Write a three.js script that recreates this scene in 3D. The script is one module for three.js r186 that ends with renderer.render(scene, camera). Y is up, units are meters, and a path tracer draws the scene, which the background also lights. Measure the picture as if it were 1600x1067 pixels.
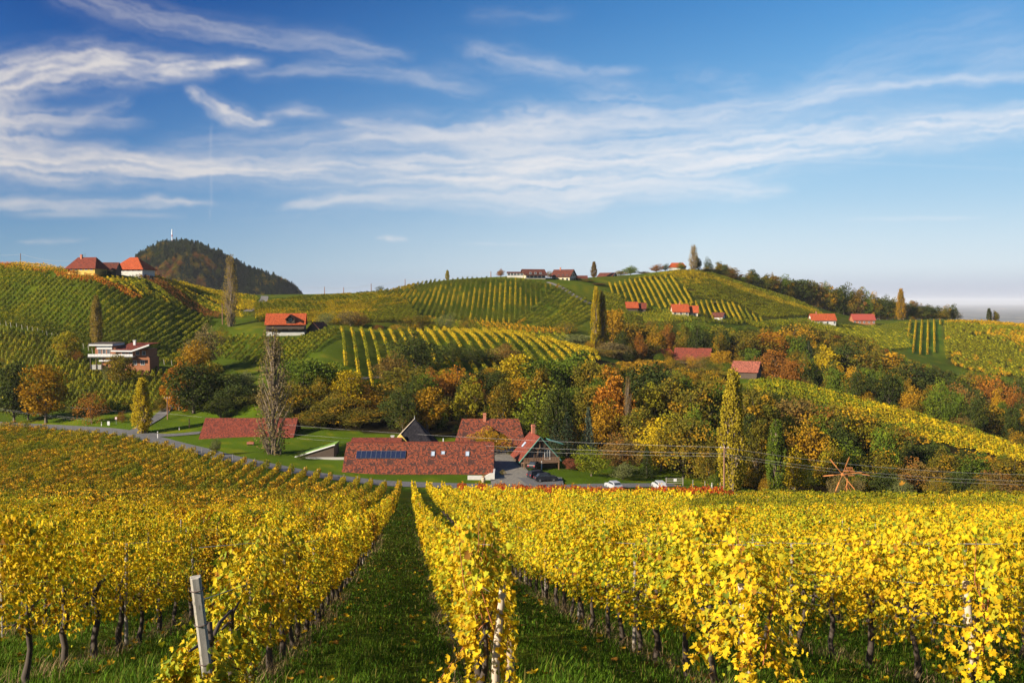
import * as THREE from 'three';
import { mergeGeometries } from 'three/addons/utils/BufferGeometryUtils.js';

// ---------------------------------------------------------------- camera, sky, sun, exposure
const F = 1555, CX = 800, CY = 533.5, HORIZON = 470;
const PITCH = -Math.atan((CY - HORIZON) / F);
const scene = new THREE.Scene();
const camera = new THREE.PerspectiveCamera(2 * Math.atan(CY / F) * 180 / Math.PI, 1600 / 1067, 0.1, 120000);
camera.position.set(0, 0, 0);
camera.rotation.set(PITCH, 0, 0);
const renderer = new THREE.WebGLRenderer();
renderer.toneMapping = THREE.LinearToneMapping;
renderer.toneMappingExposure = 2.3;
renderer.shadowMap.enabled = true;

const SUN_AZ = -121 * Math.PI / 180, SUN_EL = 24 * Math.PI / 180;   // measured from straight ahead, left is negative
const sunDir = new THREE.Vector3(Math.sin(SUN_AZ) * Math.cos(SUN_EL), Math.sin(SUN_EL), -Math.cos(SUN_AZ) * Math.cos(SUN_EL));
const sun = new THREE.DirectionalLight(new THREE.Color(1.0, 0.88, 0.7), 5.0);
sun.name = 'sun';
sun.position.copy(sunDir).multiplyScalar(2000).add(new THREE.Vector3(0, 0, -300));
sun.target.position.set(0, 0, -300);
sun.castShadow = true;
sun.shadow.radius = 1;
sun.shadow.mapSize.set(4096, 4096);
Object.assign(sun.shadow.camera, { left: -700, right: 700, top: 700, bottom: -700, near: 10, far: 5000 });
scene.add(sun, sun.target);

// ---------------------------------------------------------------- random numbers and noise
function rng(seed) { let s = (seed * 2654435761) >>> 0; return () => { s = (s + 0x6d2b79f5) | 0; let t = Math.imul(s ^ (s >>> 15), 1 | s); t = (t + Math.imul(t ^ (t >>> 7), 61 | t)) ^ t; return ((t ^ (t >>> 14)) >>> 0) / 4294967296; }; }
const HASH = new Float32Array(65536); { const r = rng(77); for (let i = 0; i < 65536; i++) HASH[i] = r(); }
function noise(x, y) {
  const ix = Math.floor(x), iy = Math.floor(y); let fx = x - ix, fy = y - iy;
  fx = fx * fx * (3 - 2 * fx); fy = fy * fy * (3 - 2 * fy);
  const a = ix & 255, b = (ix + 1) & 255, c = (iy & 255) << 8, d = ((iy + 1) & 255) << 8;
  const p = HASH[a + c], q = HASH[b + c], r = HASH[a + d], s = HASH[b + d];
  return p + (q - p) * fx + (r - p + (p - q - r + s) * fx) * fy;
}
function fbm(x, y, n) { let s = 0, a = 0.5, t = 0; for (let i = 0; i < n; i++) { s += a * noise(x, y); t += a; a *= 0.5; x = x * 2.03 + 17.3; y = y * 2.03 + 9.7; } return s / t; }
const clamp = THREE.MathUtils.clamp, lerp = THREE.MathUtils.lerp, smooth = THREE.MathUtils.smoothstep;
const sq = (c) => Math.pow(c / 255, 2.2);

// ---------------------------------------------------------------- sky: clear autumn blue with long cirrus bands
const pixelOf = (x, y, z) => {      // direction -> photograph coordinates, for directions ahead
  const c = Math.cos(-PITCH), s = Math.sin(-PITCH), yy = y * c - z * s, zz = y * s + z * c;
  return zz < -0.05 ? [CX + F * x / -zz, CY - F * yy / -zz] : null;
};
const BANDS = [   // polyline, half widths, density, streak length
  [[[-260, 262], [0, 255], [160, 259], [300, 266], [560, 270], [800, 268], [950, 258], [1080, 247], [1200, 232], [1400, 207], [1600, 186], [1900, 150]], [20, 24, 20, 15, 15, 38, 40, 36, 28, 20, 18, 18], 1.0, 150],
  [[[540, 222], [700, 214], [820, 204], [960, 190], [1090, 186], [1220, 168], [1310, 142], [1400, 130], [1600, 117], [1850, 100]], [8, 10, 16, 16, 18, 13, 11, 8, 6, 6], 0.62, 120],
  [[[-150, 150], [0, 125], [70, 108], [150, 100], [240, 108], [330, 106], [420, 99]], [30, 28, 24, 24, 16, 10, 5], 1.0, 70],
  [[[-20, 120], [5, 160], [-5, 200], [20, 235]], [26, 22, 16, 16], 0.6, 60],
  [[[300, 135], [330, 158], [358, 178], [395, 190], [440, 190]], [5, 9, 12, 9, 4], 0.85, 60],
  [[[410, 178], [470, 172], [520, 182]], [6, 7, 6], 0.5, 50],
  [[[380, 120], [520, 108], [640, 120], [760, 142]], [5, 9, 10, 12], 0.34, 100],
  [[[80, -40], [160, 4], [240, 34], [350, 52], [520, 72], [640, 90]], [26, 20, 17, 16, 14, 8], 0.42, 100],
  [[[110, 195], [150, 172], [215, 150]], [9, 10, 6], 0.24, 60],
  [[[0, 185], [120, 188], [230, 192]], [18, 14, 8], 0.42, 70],
  [[[0, 238], [110, 234], [200, 240], [330, 268]], [8, 11, 10, 8], 0.55, 70],
  [[[240, 240], [420, 236], [600, 214], [740, 224], [900, 212]], [18, 30, 26, 22, 18], 0.4, 110],
  [[[520, 190], [640, 204], [720, 214]], [4, 7, 6], 0.5, 70],
  [[[720, 78], [800, 92], [860, 106], [910, 119], [1010, 106]], [12, 14, 12, 6, 5], 0.36, 60],
  [[[720, 20], [810, 26], [900, 18]], [10, 12, 8], 0.12, 60],
  [[[-100, 314], [0, 316], [120, 319], [240, 315], [330, 318]], [9, 9, 8, 6, 3], 0.6, 110],
  [[[0, 336], [160, 334], [290, 338]], [4, 4, 3], 0.3, 90],
  [[[440, 322], [540, 308], [660, 312], [800, 316], [900, 320], [960, 316]], [4, 9, 11, 15, 12, 5], 0.6, 120],
  [[[860, 306], [960, 298], [1060, 292], [1130, 296], [1240, 300]], [4, 8, 14, 13, 5], 0.72, 90],
  [[[1250, 160], [1340, 110], [1440, 80], [1620, 40]], [20, 30, 36, 40], 0.17, 120],
  [[[1500, 120], [1560, 90], [1700, 60]], [14, 22, 26], 0.17, 80],
  [[[1230, 186], [1380, 160], [1600, 150]], [14, 20, 20], 0.1, 120],
  [[[586, 371], [610, 373], [638, 375]], [2, 3.4, 2], 0.6, 20],
  [[[712, 381], [770, 381], [840, 382]], [1.6, 2, 2], 0.28, 60],
  [[[860, 386], [940, 384], [1010, 383]], [2, 3, 2], 0.16, 60],
  [[[24, 379], [80, 377], [140, 373]], [2, 3.6, 2], 0.3, 30],
  [[[1320, 343], [1420, 342], [1545, 341]], [2, 3, 2], 0.3, 60],
  [[[1290, 252], [1440, 258], [1620, 266]], [1.2, 1.4, 1.6], 0.14, 300],
  [[[330, 190], [328, 240], [329, 290], [329, 320], [326, 347]], [1.3, 1.3, 1.3, 1.2, 1.1], 0.22, 400],
];
for (const b of BANDS) {
  let x0 = 1e9, x1 = -1e9, y0 = 1e9, y1 = -1e9; const m = Math.max(...b[1]) * 2.6;
  for (const [x, y] of b[0]) { x0 = Math.min(x0, x - m); x1 = Math.max(x1, x + m); y0 = Math.min(y0, y - m); y1 = Math.max(y1, y + m); }
  x0 -= 40; x1 += 40; y0 -= 40; y1 += 40;
  b.box = [x0, x1, y0, y1];
}
function cirrus(px, py) {
  const wx = (fbm(px / 90, py / 60, 3) - 0.5) * 26 + (fbm(px / 26 + 5, py / 15, 3) - 0.5) * 22, wy = (fbm(px / 90 + 40, py / 45 + 7, 3) - 0.5) * 20 + (fbm(px / 30 + 90, py / 13 + 3, 4) - 0.5) * 15;
  let clear = 1;
  const veil = smooth(fbm(px / 260 + 3, py / 70 + 5, 4), 0.4, 0.85) * Math.exp(-(((py - 215) / 85) ** 2)) * 0.5;
  clear *= 1 - veil * (0.1 + 1.5 * clamp((fbm((px + wx * 2) / 70, (py + wy * 2) / 8, 5) - 0.5) * 2 + 0.5, 0, 1));
  for (let i = 0; i < BANDS.length; i++) {
    const b = BANDS[i]; if (px < b.box[0] || px > b.box[1] || py < b.box[2] || py > b.box[3]) continue;
    const P = b[0], W = b[1], thin = W[0] < 2, qx = px + wx * (thin ? 0.04 : W[1] < 5 ? 0.15 : 0.8), qy = py + wy * (thin ? 0.04 : W[1] < 5 ? 0.15 : 0.8);
    let best = 1e9, along = 0, run = 0, side = 0, tip = 0;
    for (let k = 0; k + 1 < P.length; k++) {
      const ax = P[k][0], ay = P[k][1], dx = P[k + 1][0] - ax, dy = P[k + 1][1] - ay, L = Math.hypot(dx, dy), t = clamp(((qx - ax) * dx + (qy - ay) * dy) / (L * L), 0, 1);
      const ex = qx - ax - dx * t, ey = qy - ay - dy * t, w = lerp(W[k], W[k + 1], t), r = Math.hypot(ex, ey) / w;
      if (r < best) { best = r; along = run + t * L; side = (ex * dy - ey * dx) / L; tip = (k === 0 && t < 0.25 ? t * 4 : k + 2 === P.length && t > 0.6 ? (1 - t) * 2.5 : 1); }
      run += L;
    }
    if (best > 2.6) continue;
    const n = fbm(along / (b[3] * 0.8) + i * 13.1, side / 11 + i * 5.7, 3), fl = fbm(along / (b[3] * 0.55) + side / 60 + 50, side / 4.2 + along / 240 + i, 5), fine = clamp((fl - 0.5) * 2.6 + 0.5, 0, 1);
    const a = b[2] * Math.exp(-best * best * 0.7) * clamp(0.3 + 0.8 * n + (0.36 + 0.4 * Math.min(1, best)) * (fine - 0.5), 0.04, 1.1) * (0.15 + 0.85 * tip);
    clear *= 1 - clamp(a, 0, 0.95);
  }
  return 1 - clear;
}
{
  const W = 4096, H = 2048, data = new Float32Array(W * H * 4);
  // [elevation, colour a quarter turn from the sun, colour well away from that]; sky light is strongly polarised, so it is darkest there
  const X = renderer.toneMappingExposure, AIR = [[-5, 132, 160, 184, 186, 192, 210], [0.4, 130, 162, 187, 190, 197, 213], [2.0, 120, 160, 189, 210, 226, 236], [6.3, 84, 134, 186, 165, 206, 236], [12, 48, 100, 168, 116, 175, 226], [18.5, 21, 67, 139, 75, 145, 212], [90, 12, 42, 98, 45, 105, 178]].map((a) => [a[0] * Math.PI / 180, ...a.slice(1).map((v) => sq(v) / X)]);
  const spline = (el, q) => { let i = 0; while (i < AIR.length - 2 && el > AIR[i + 1][0]) i++; const t = clamp((el - AIR[i][0]) / (AIR[i + 1][0] - AIR[i][0]), 0, 1), h = AIR[i + 1][0] - AIR[i][0], sl = (k) => (AIR[Math.min(AIR.length - 1, k + 1)][q] - AIR[Math.max(0, k - 1)][q]) / (AIR[Math.min(AIR.length - 1, k + 1)][0] - AIR[Math.max(0, k - 1)][0]), end = i === AIR.length - 2, m0 = sl(i) * (end ? 0.5 : 1), m1 = end ? 0 : sl(i + 1), t2 = t * t, t3 = t2 * t; return Math.max(0.0015, end ? lerp(AIR[i][q], AIR[i + 1][q], 1 - (1 - t) ** 3) : (2 * t3 - 3 * t2 + 1) * AIR[i][q] + (t3 - 2 * t2 + t) * h * m0 + (3 * t2 - 2 * t3) * AIR[i + 1][q] + (t3 - t2) * h * m1); };
  for (let j = 0; j < H; j++) {
    const el = ((j + 0.5) / H - 0.5) * Math.PI, y = Math.sin(el), ce = Math.cos(el);
    const air = AIR[0].map((_, q) => spline(el, q));
    for (let i = 0; i < W; i++) {
      const az = ((i + 0.5) / W - 0.5) * 2 * Math.PI, x = Math.cos(az) * ce, z = Math.sin(az) * ce;
      const o = (j * W + i) * 4;
      if (el < -0.08) { data[o] = 0.09; data[o + 1] = 0.1; data[o + 2] = 0.09; data[o + 3] = 1; continue; }
      const g = x * sunDir.x + y * sunDir.y + z * sunDir.z, ph = Math.min(Math.sqrt(g * g + 0.02) / 0.6, 1.0), near = Math.max(0, g);
      const glow = 0.5 * Math.pow(near, 24), c = [0, 0, 0], m = Math.max(-0.05, (ph - 0.2) / 0.8);
      for (let q = 0; q < 3; q++) c[q] = Math.max(0, lerp(air[1 + q], air[4 + q], m)) + glow;
      let a = 0;
      if (el > 0.002) {
        const p = z < -0.2 ? pixelOf(x, y, z) : null;
        const inside = p ? smooth(p[0], -500, -250) * (1 - smooth(p[0], 1850, 2100)) * smooth(p[1], -330, -120) : 0;
        if (inside > 0) a += inside * cirrus(p[0], p[1]);
        if (inside < 1) {   // outside the picture the same thin cirrus drifts on
          const s = 1 / (y + 0.12), n = fbm(x * s * 1.1 + 9, z * s * 3.4 + 4, 4);
          a += (1 - inside) * smooth(n, 0.5, 0.85) * 0.4 * smooth(el, 0.02, 0.1);
        }
      }
      const cl = [0.74 + 0.1 * ph, 0.68 + 0.18 * ph, 0.63 + 0.28 * ph].map((v) => v / X);
      for (let q = 0; q < 3; q++) data[o + q] = lerp(c[q], cl[q], a * 0.95);
      data[o + 3] = 1;
    }
  }

  const t = new THREE.DataTexture(data, W, H, THREE.RGBAFormat, THREE.FloatType);
  t.mapping = THREE.EquirectangularReflectionMapping; t.magFilter = THREE.LinearFilter; t.minFilter = THREE.LinearFilter; t.needsUpdate = true;
  scene.background = t; scene.environment = t;
}

// ---------------------------------------------------------------- the lie of the land
// Sight lines of the photograph: at(px, py, d) is the point on the line through that spot at d metres ahead.
const COSP = Math.cos(PITCH), SINP = Math.sin(PITCH);
function at(px, py, d) {
  const v = (CY - py) / F, f = COSP - v * SINP;
  return new THREE.Vector3((px - CX) / F / f * d, (v * COSP + SINP) / f * d, -d);
}
const riseAt = (py, d) => { const v = (CY - py) / F; return (v * COSP + SINP) / (COSP - v * SINP) * d; };
const NEAR = [[-40, 3.5], [-20, 0.8], [0, -2.0], [9.3, -3.9], [13.8, -5.0], [19.2, -6.25], [33.7, -9.2], [72.8, -16.7], [120, -24.9], [150, -29.8]];
// Columns across the view, each with [distance, sight line height] for: road, valley edge, lower slope, crest of the middle hill, dip behind, foot and crest of the far hill, behind it
const LAND = [
  [-400, [300, 655], [330, 640], [355, 625], [420, 500], [430, 490], [445, 480], [540, 405], [800, 440]],
  [-150, [280, 655], [300, 642], [320, 628], [390, 505], [397, 500], [410, 490], [490, 408], [720, 445]],
  [0, [262, 662], [280, 648], [300, 635], [370, 512], [376, 507], [390, 499], [470, 411], [700, 450]],
  [150, [240, 676], [258, 652], [275, 640], [350, 546], [355, 541], [362, 535], [450, 424], [700, 455]],
  [250, [222, 694], [246, 664], [272, 634], [338, 571], [344, 567], [352, 562], [480, 437], [740, 460]],
  [320, [208, 709], [238, 670], [270, 624], [334, 580], [342, 573], [356, 565], [520, 451], [800, 463]],
  [400, [193, 729], [228, 680], [262, 616], [330, 582], [345, 565], [400, 513], [590, 461], [850, 466]],
  [500, [187, 745], [222, 690], [262, 622], [372, 521], [385, 519], [425, 500], [610, 459], [900, 466]],
  [600, [184, 754], [216, 700], [280, 613], [385, 518], [400, 519], [440, 498], [600, 455], [900, 463]],
  [700, [182, 758], [212, 708], [285, 610], [385, 518], [405, 522], [465, 506], [575, 437], [900, 460]],
  [800, [181, 761], [209, 716], [285, 612], [382, 522], [405, 528], [470, 508], [570, 432], [900, 460]],
  [900, [181, 763], [206, 726], [285, 622], [355, 546], [400, 546], [475, 506], [585, 435], [900, 460]],
  [1000, [180, 765], [202, 740], [285, 640], [360, 575], [400, 563], [500, 501], [640, 428], [900, 445]],
  [1080, [180, 766], [201, 748], [280, 640], [345, 585], [400, 567], [510, 501], [660, 422], [900, 440]],
  [1200, [178, 774], [200, 760], [268, 645], [305, 596], [350, 612], [480, 540], [680, 458], [900, 460]],
  [1350, [176, 778], [200, 765], [252, 690], [285, 632], [335, 640], [485, 556], [690, 499], [1000, 505]],
  [1500, [174, 780], [198, 770], [238, 716], [262, 675], [320, 678], [475, 588], [650, 500], [1000, 520]],
  [1600, [172, 782], [196, 775], [230, 732], [250, 706], [312, 698], [465, 596], [630, 509], [1000, 535]],
  [1800, [170, 790], [194, 785], [226, 765], [240, 750], [300, 720], [450, 610], [610, 525], [1000, 545]],
  [2100, [170, 800], [194, 795], [226, 785], [240, 775], [300, 740], [450, 630], [600, 540], [1000, 555]],
];
const U0 = -400, U1 = 2100, USTEP = 10, PROFILES = [];
{
  const cat = (a, b, c, d, t) => 0.5 * (2 * b + (c - a) * t + (2 * a - 5 * b + 4 * c - d) * t * t + (3 * b - a - 3 * c + d) * t * t * t);
  const col = LAND.map((r) => [r[0], r.slice(1).map(([d, py]) => [d, riseAt(py, d)])]);
  for (let u = U0; u <= U1; u += USTEP) {
    let i = 0; while (i < col.length - 2 && u > col[i + 1][0]) i++;
    const t = clamp((u - col[i][0]) / (col[i + 1][0] - col[i][0]), 0, 1), A = col[Math.max(0, i - 1)][1], B = col[i][1], C = col[i + 1][1], D = col[Math.min(col.length - 1, i + 2)][1];
    const pts = NEAR.map((p) => p.slice());
    for (let s = 0; s < B.length; s++) { pts.push([0, 1].map((q) => t > 0 && t < 1 ? lerp(cat(A[s][q], B[s][q], C[s][q], D[s][q], t), lerp(B[s][q], C[s][q], t), 0.45) : lerp(B[s][q], C[s][q], t))); }
    pts.push([1300, -75], [1900, -120], [3200, -165], [9000, -185], [60000, -190]);
    const n = pts.length, m = new Array(n), dl = [];
    for (let k = 0; k + 1 < n; k++) dl.push((pts[k + 1][1] - pts[k][1]) / (pts[k + 1][0] - pts[k][0]));
    m[0] = dl[0]; m[n - 1] = dl[n - 2];
    for (let k = 1; k + 1 < n; k++) {
      const h0 = pts[k][0] - pts[k - 1][0], h1 = pts[k + 1][0] - pts[k][0];
      m[k] = dl[k - 1] * dl[k] <= 0 ? 0 : 3 * (h0 + h1) / ((2 * h1 + h0) / dl[k - 1] + (h1 + 2 * h0) / dl[k]);
    }
    PROFILES.push([pts, m]);
  }
}
function profile(n, d) {
  const [p, m] = PROFILES[n]; let k = 0; while (k < p.length - 2 && d > p[k + 1][0]) k++;
  const h = p[k + 1][0] - p[k][0], t = clamp((d - p[k][0]) / h, 0, 1), t2 = t * t, t3 = t2 * t;
  return (2 * t3 - 3 * t2 + 1) * p[k][1] + (t3 - 2 * t2 + t) * h * m[k] + (3 * t2 - 2 * t3) * p[k + 1][1] + (t3 - t2) * h * m[k + 1];
}
const KNOLLS = [   // wooded hills in the distance: px, d, half width m, half depth m, height above the plain round it
  [281, 1500, 62, 150, 114], [216, 1480, 50, 120, 72], [338, 1520, 46, 150, 58], [390, 1530, 44, 140, 66], [436, 1540, 38, 140, 64], [472, 1545, 30, 120, 50],
];
function ground(x, d) {
  const u = clamp(CX + x / Math.max(d, 30) * F, U0, U1 - 0.01), s = (u - U0) / USTEP, i = Math.floor(s), t = s - i;
  let h = lerp(profile(i, d), profile(i + 1, d), t);
  if (d > 1000 && d < 2400) for (const [px, dk, w, l, a] of KNOLLS) { const kx = (px - CX) / F * dk, q = ((x - kx) / w) ** 2 + ((d - dk) / l) ** 2; if (q < 12) h += a * Math.exp(-q * 0.75); }
  if (d > 40) h += (noise(x / 23 + 5, d / 23) - 0.5) * 0.5 * smooth(d, 40, 90);
  return h;
}
const groundAt = (px, d) => ground((px - CX) / F * d, d);
function hit(px, py, from = 150, to = 740) {      // where the sight line through a spot of the photograph meets the land, or passes closest over a crest
  const p = at(px, py, 1), gap = (d) => p.y * d - ground(p.x * d, d);
  let a = from, b = from, near = from, least = 1e9;
  for (; b < to; b += 2) { const g = gap(b); if (g < 0 && b > from) break; if (g / b < least) { least = g / b; near = b; } a = b; }
  if (b >= to) return [p.x * near, near];
  for (let i = 0; i < 18; i++) { const m = (a + b) / 2; if (gap(m) > 0) a = m; else b = m; }
  return [p.x * a, a];
}

// ---------------------------------------------------------------- helpers: materials, names, tags
const rgb = (r, g, b) => new THREE.Color().setRGB(r, g, b);
const MATS = {};
function mat(key, color, o = {}) { return MATS[key] ??= new THREE.MeshStandardMaterial({ name: key, color, roughness: 0.85, side: THREE.DoubleSide, ...o }); }
function leafMat(key, color, o = {}) { return MATS[key] ??= new THREE.MeshPhysicalMaterial({ name: key, color, roughness: 0.95, specularIntensity: 0.15, transmission: 0.35, thickness: 0, vertexColors: true, side: THREE.DoubleSide, ...o }); }
const TAKEN = {};
function numbered(name) { const n = (TAKEN[name] = (TAKEN[name] ?? -1) + 1); return n ? name + '_' + String(n).padStart(3, '0') : name; }
function tag(o, label, category, group, kind) { if (label) o.userData.label = label; if (category) o.userData.category = category; if (group) o.userData.group = group; if (kind) o.userData.kind = kind; return o; }
function shade(o) { o.traverse((c) => { if (c.isMesh) { c.castShadow = true; c.receiveShadow = true; } }); return o; }
function thing(name, label, category, pos = [0, 0, 0], turn = 0, group) { const o = new THREE.Group(); o.name = numbered(name); o.position.set(...pos); o.rotation.y = turn; scene.add(o); return tag(o, label, category, group); }
function part(name, geo, material, parent, label) { const m = new THREE.Mesh(geo, material); m.name = name; m.castShadow = m.receiveShadow = true; parent.add(m); if (label) m.userData.label = label; return m; }
function top(name, geo, material, label, category, group, kind) { const m = part(numbered(name), geo, material, scene); return tag(m, label, category, group, kind); }
function instances(name, geo, material, list, colors, parent, kind = 'stuff') {
  const m = new THREE.InstancedMesh(geo, material, list.length); m.name = name; m.castShadow = m.receiveShadow = true;
  list.forEach((x, i) => m.setMatrixAt(i, x)); if (colors) colors.forEach((c, i) => m.setColorAt(i, c));
  m.userData.kind = kind; parent.add(m); return m;
}
function geom(pos, idx, col, nor, uv) {
  const g = new THREE.BufferGeometry(); g.setAttribute('position', new THREE.Float32BufferAttribute(pos, 3));
  if (idx) g.setIndex(idx); if (col) g.setAttribute('color', new THREE.Float32BufferAttribute(col, 3)); if (uv) g.setAttribute('uv', new THREE.Float32BufferAttribute(uv, 2));
  if (nor) g.setAttribute('normal', new THREE.Float32BufferAttribute(nor, 3)); else g.computeVertexNormals();
  return g;
}
const V3 = (x, y, z) => new THREE.Vector3(x, y, z);
function speckle(size, fn) { const a = new Uint8Array(size * size * 4); for (let j = 0; j < size; j++) for (let i = 0; i < size; i++) { const c = fn(i, j), o = (j * size + i) * 4; a[o] = clamp(c[0], 0, 255); a[o + 1] = clamp(c[1], 0, 255); a[o + 2] = clamp(c[2], 0, 255); a[o + 3] = 255; } const t = new THREE.DataTexture(a, size, size); t.wrapS = t.wrapT = THREE.RepeatWrapping; t.magFilter = THREE.LinearFilter; t.colorSpace = THREE.SRGBColorSpace; t.needsUpdate = true; return t; }

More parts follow.
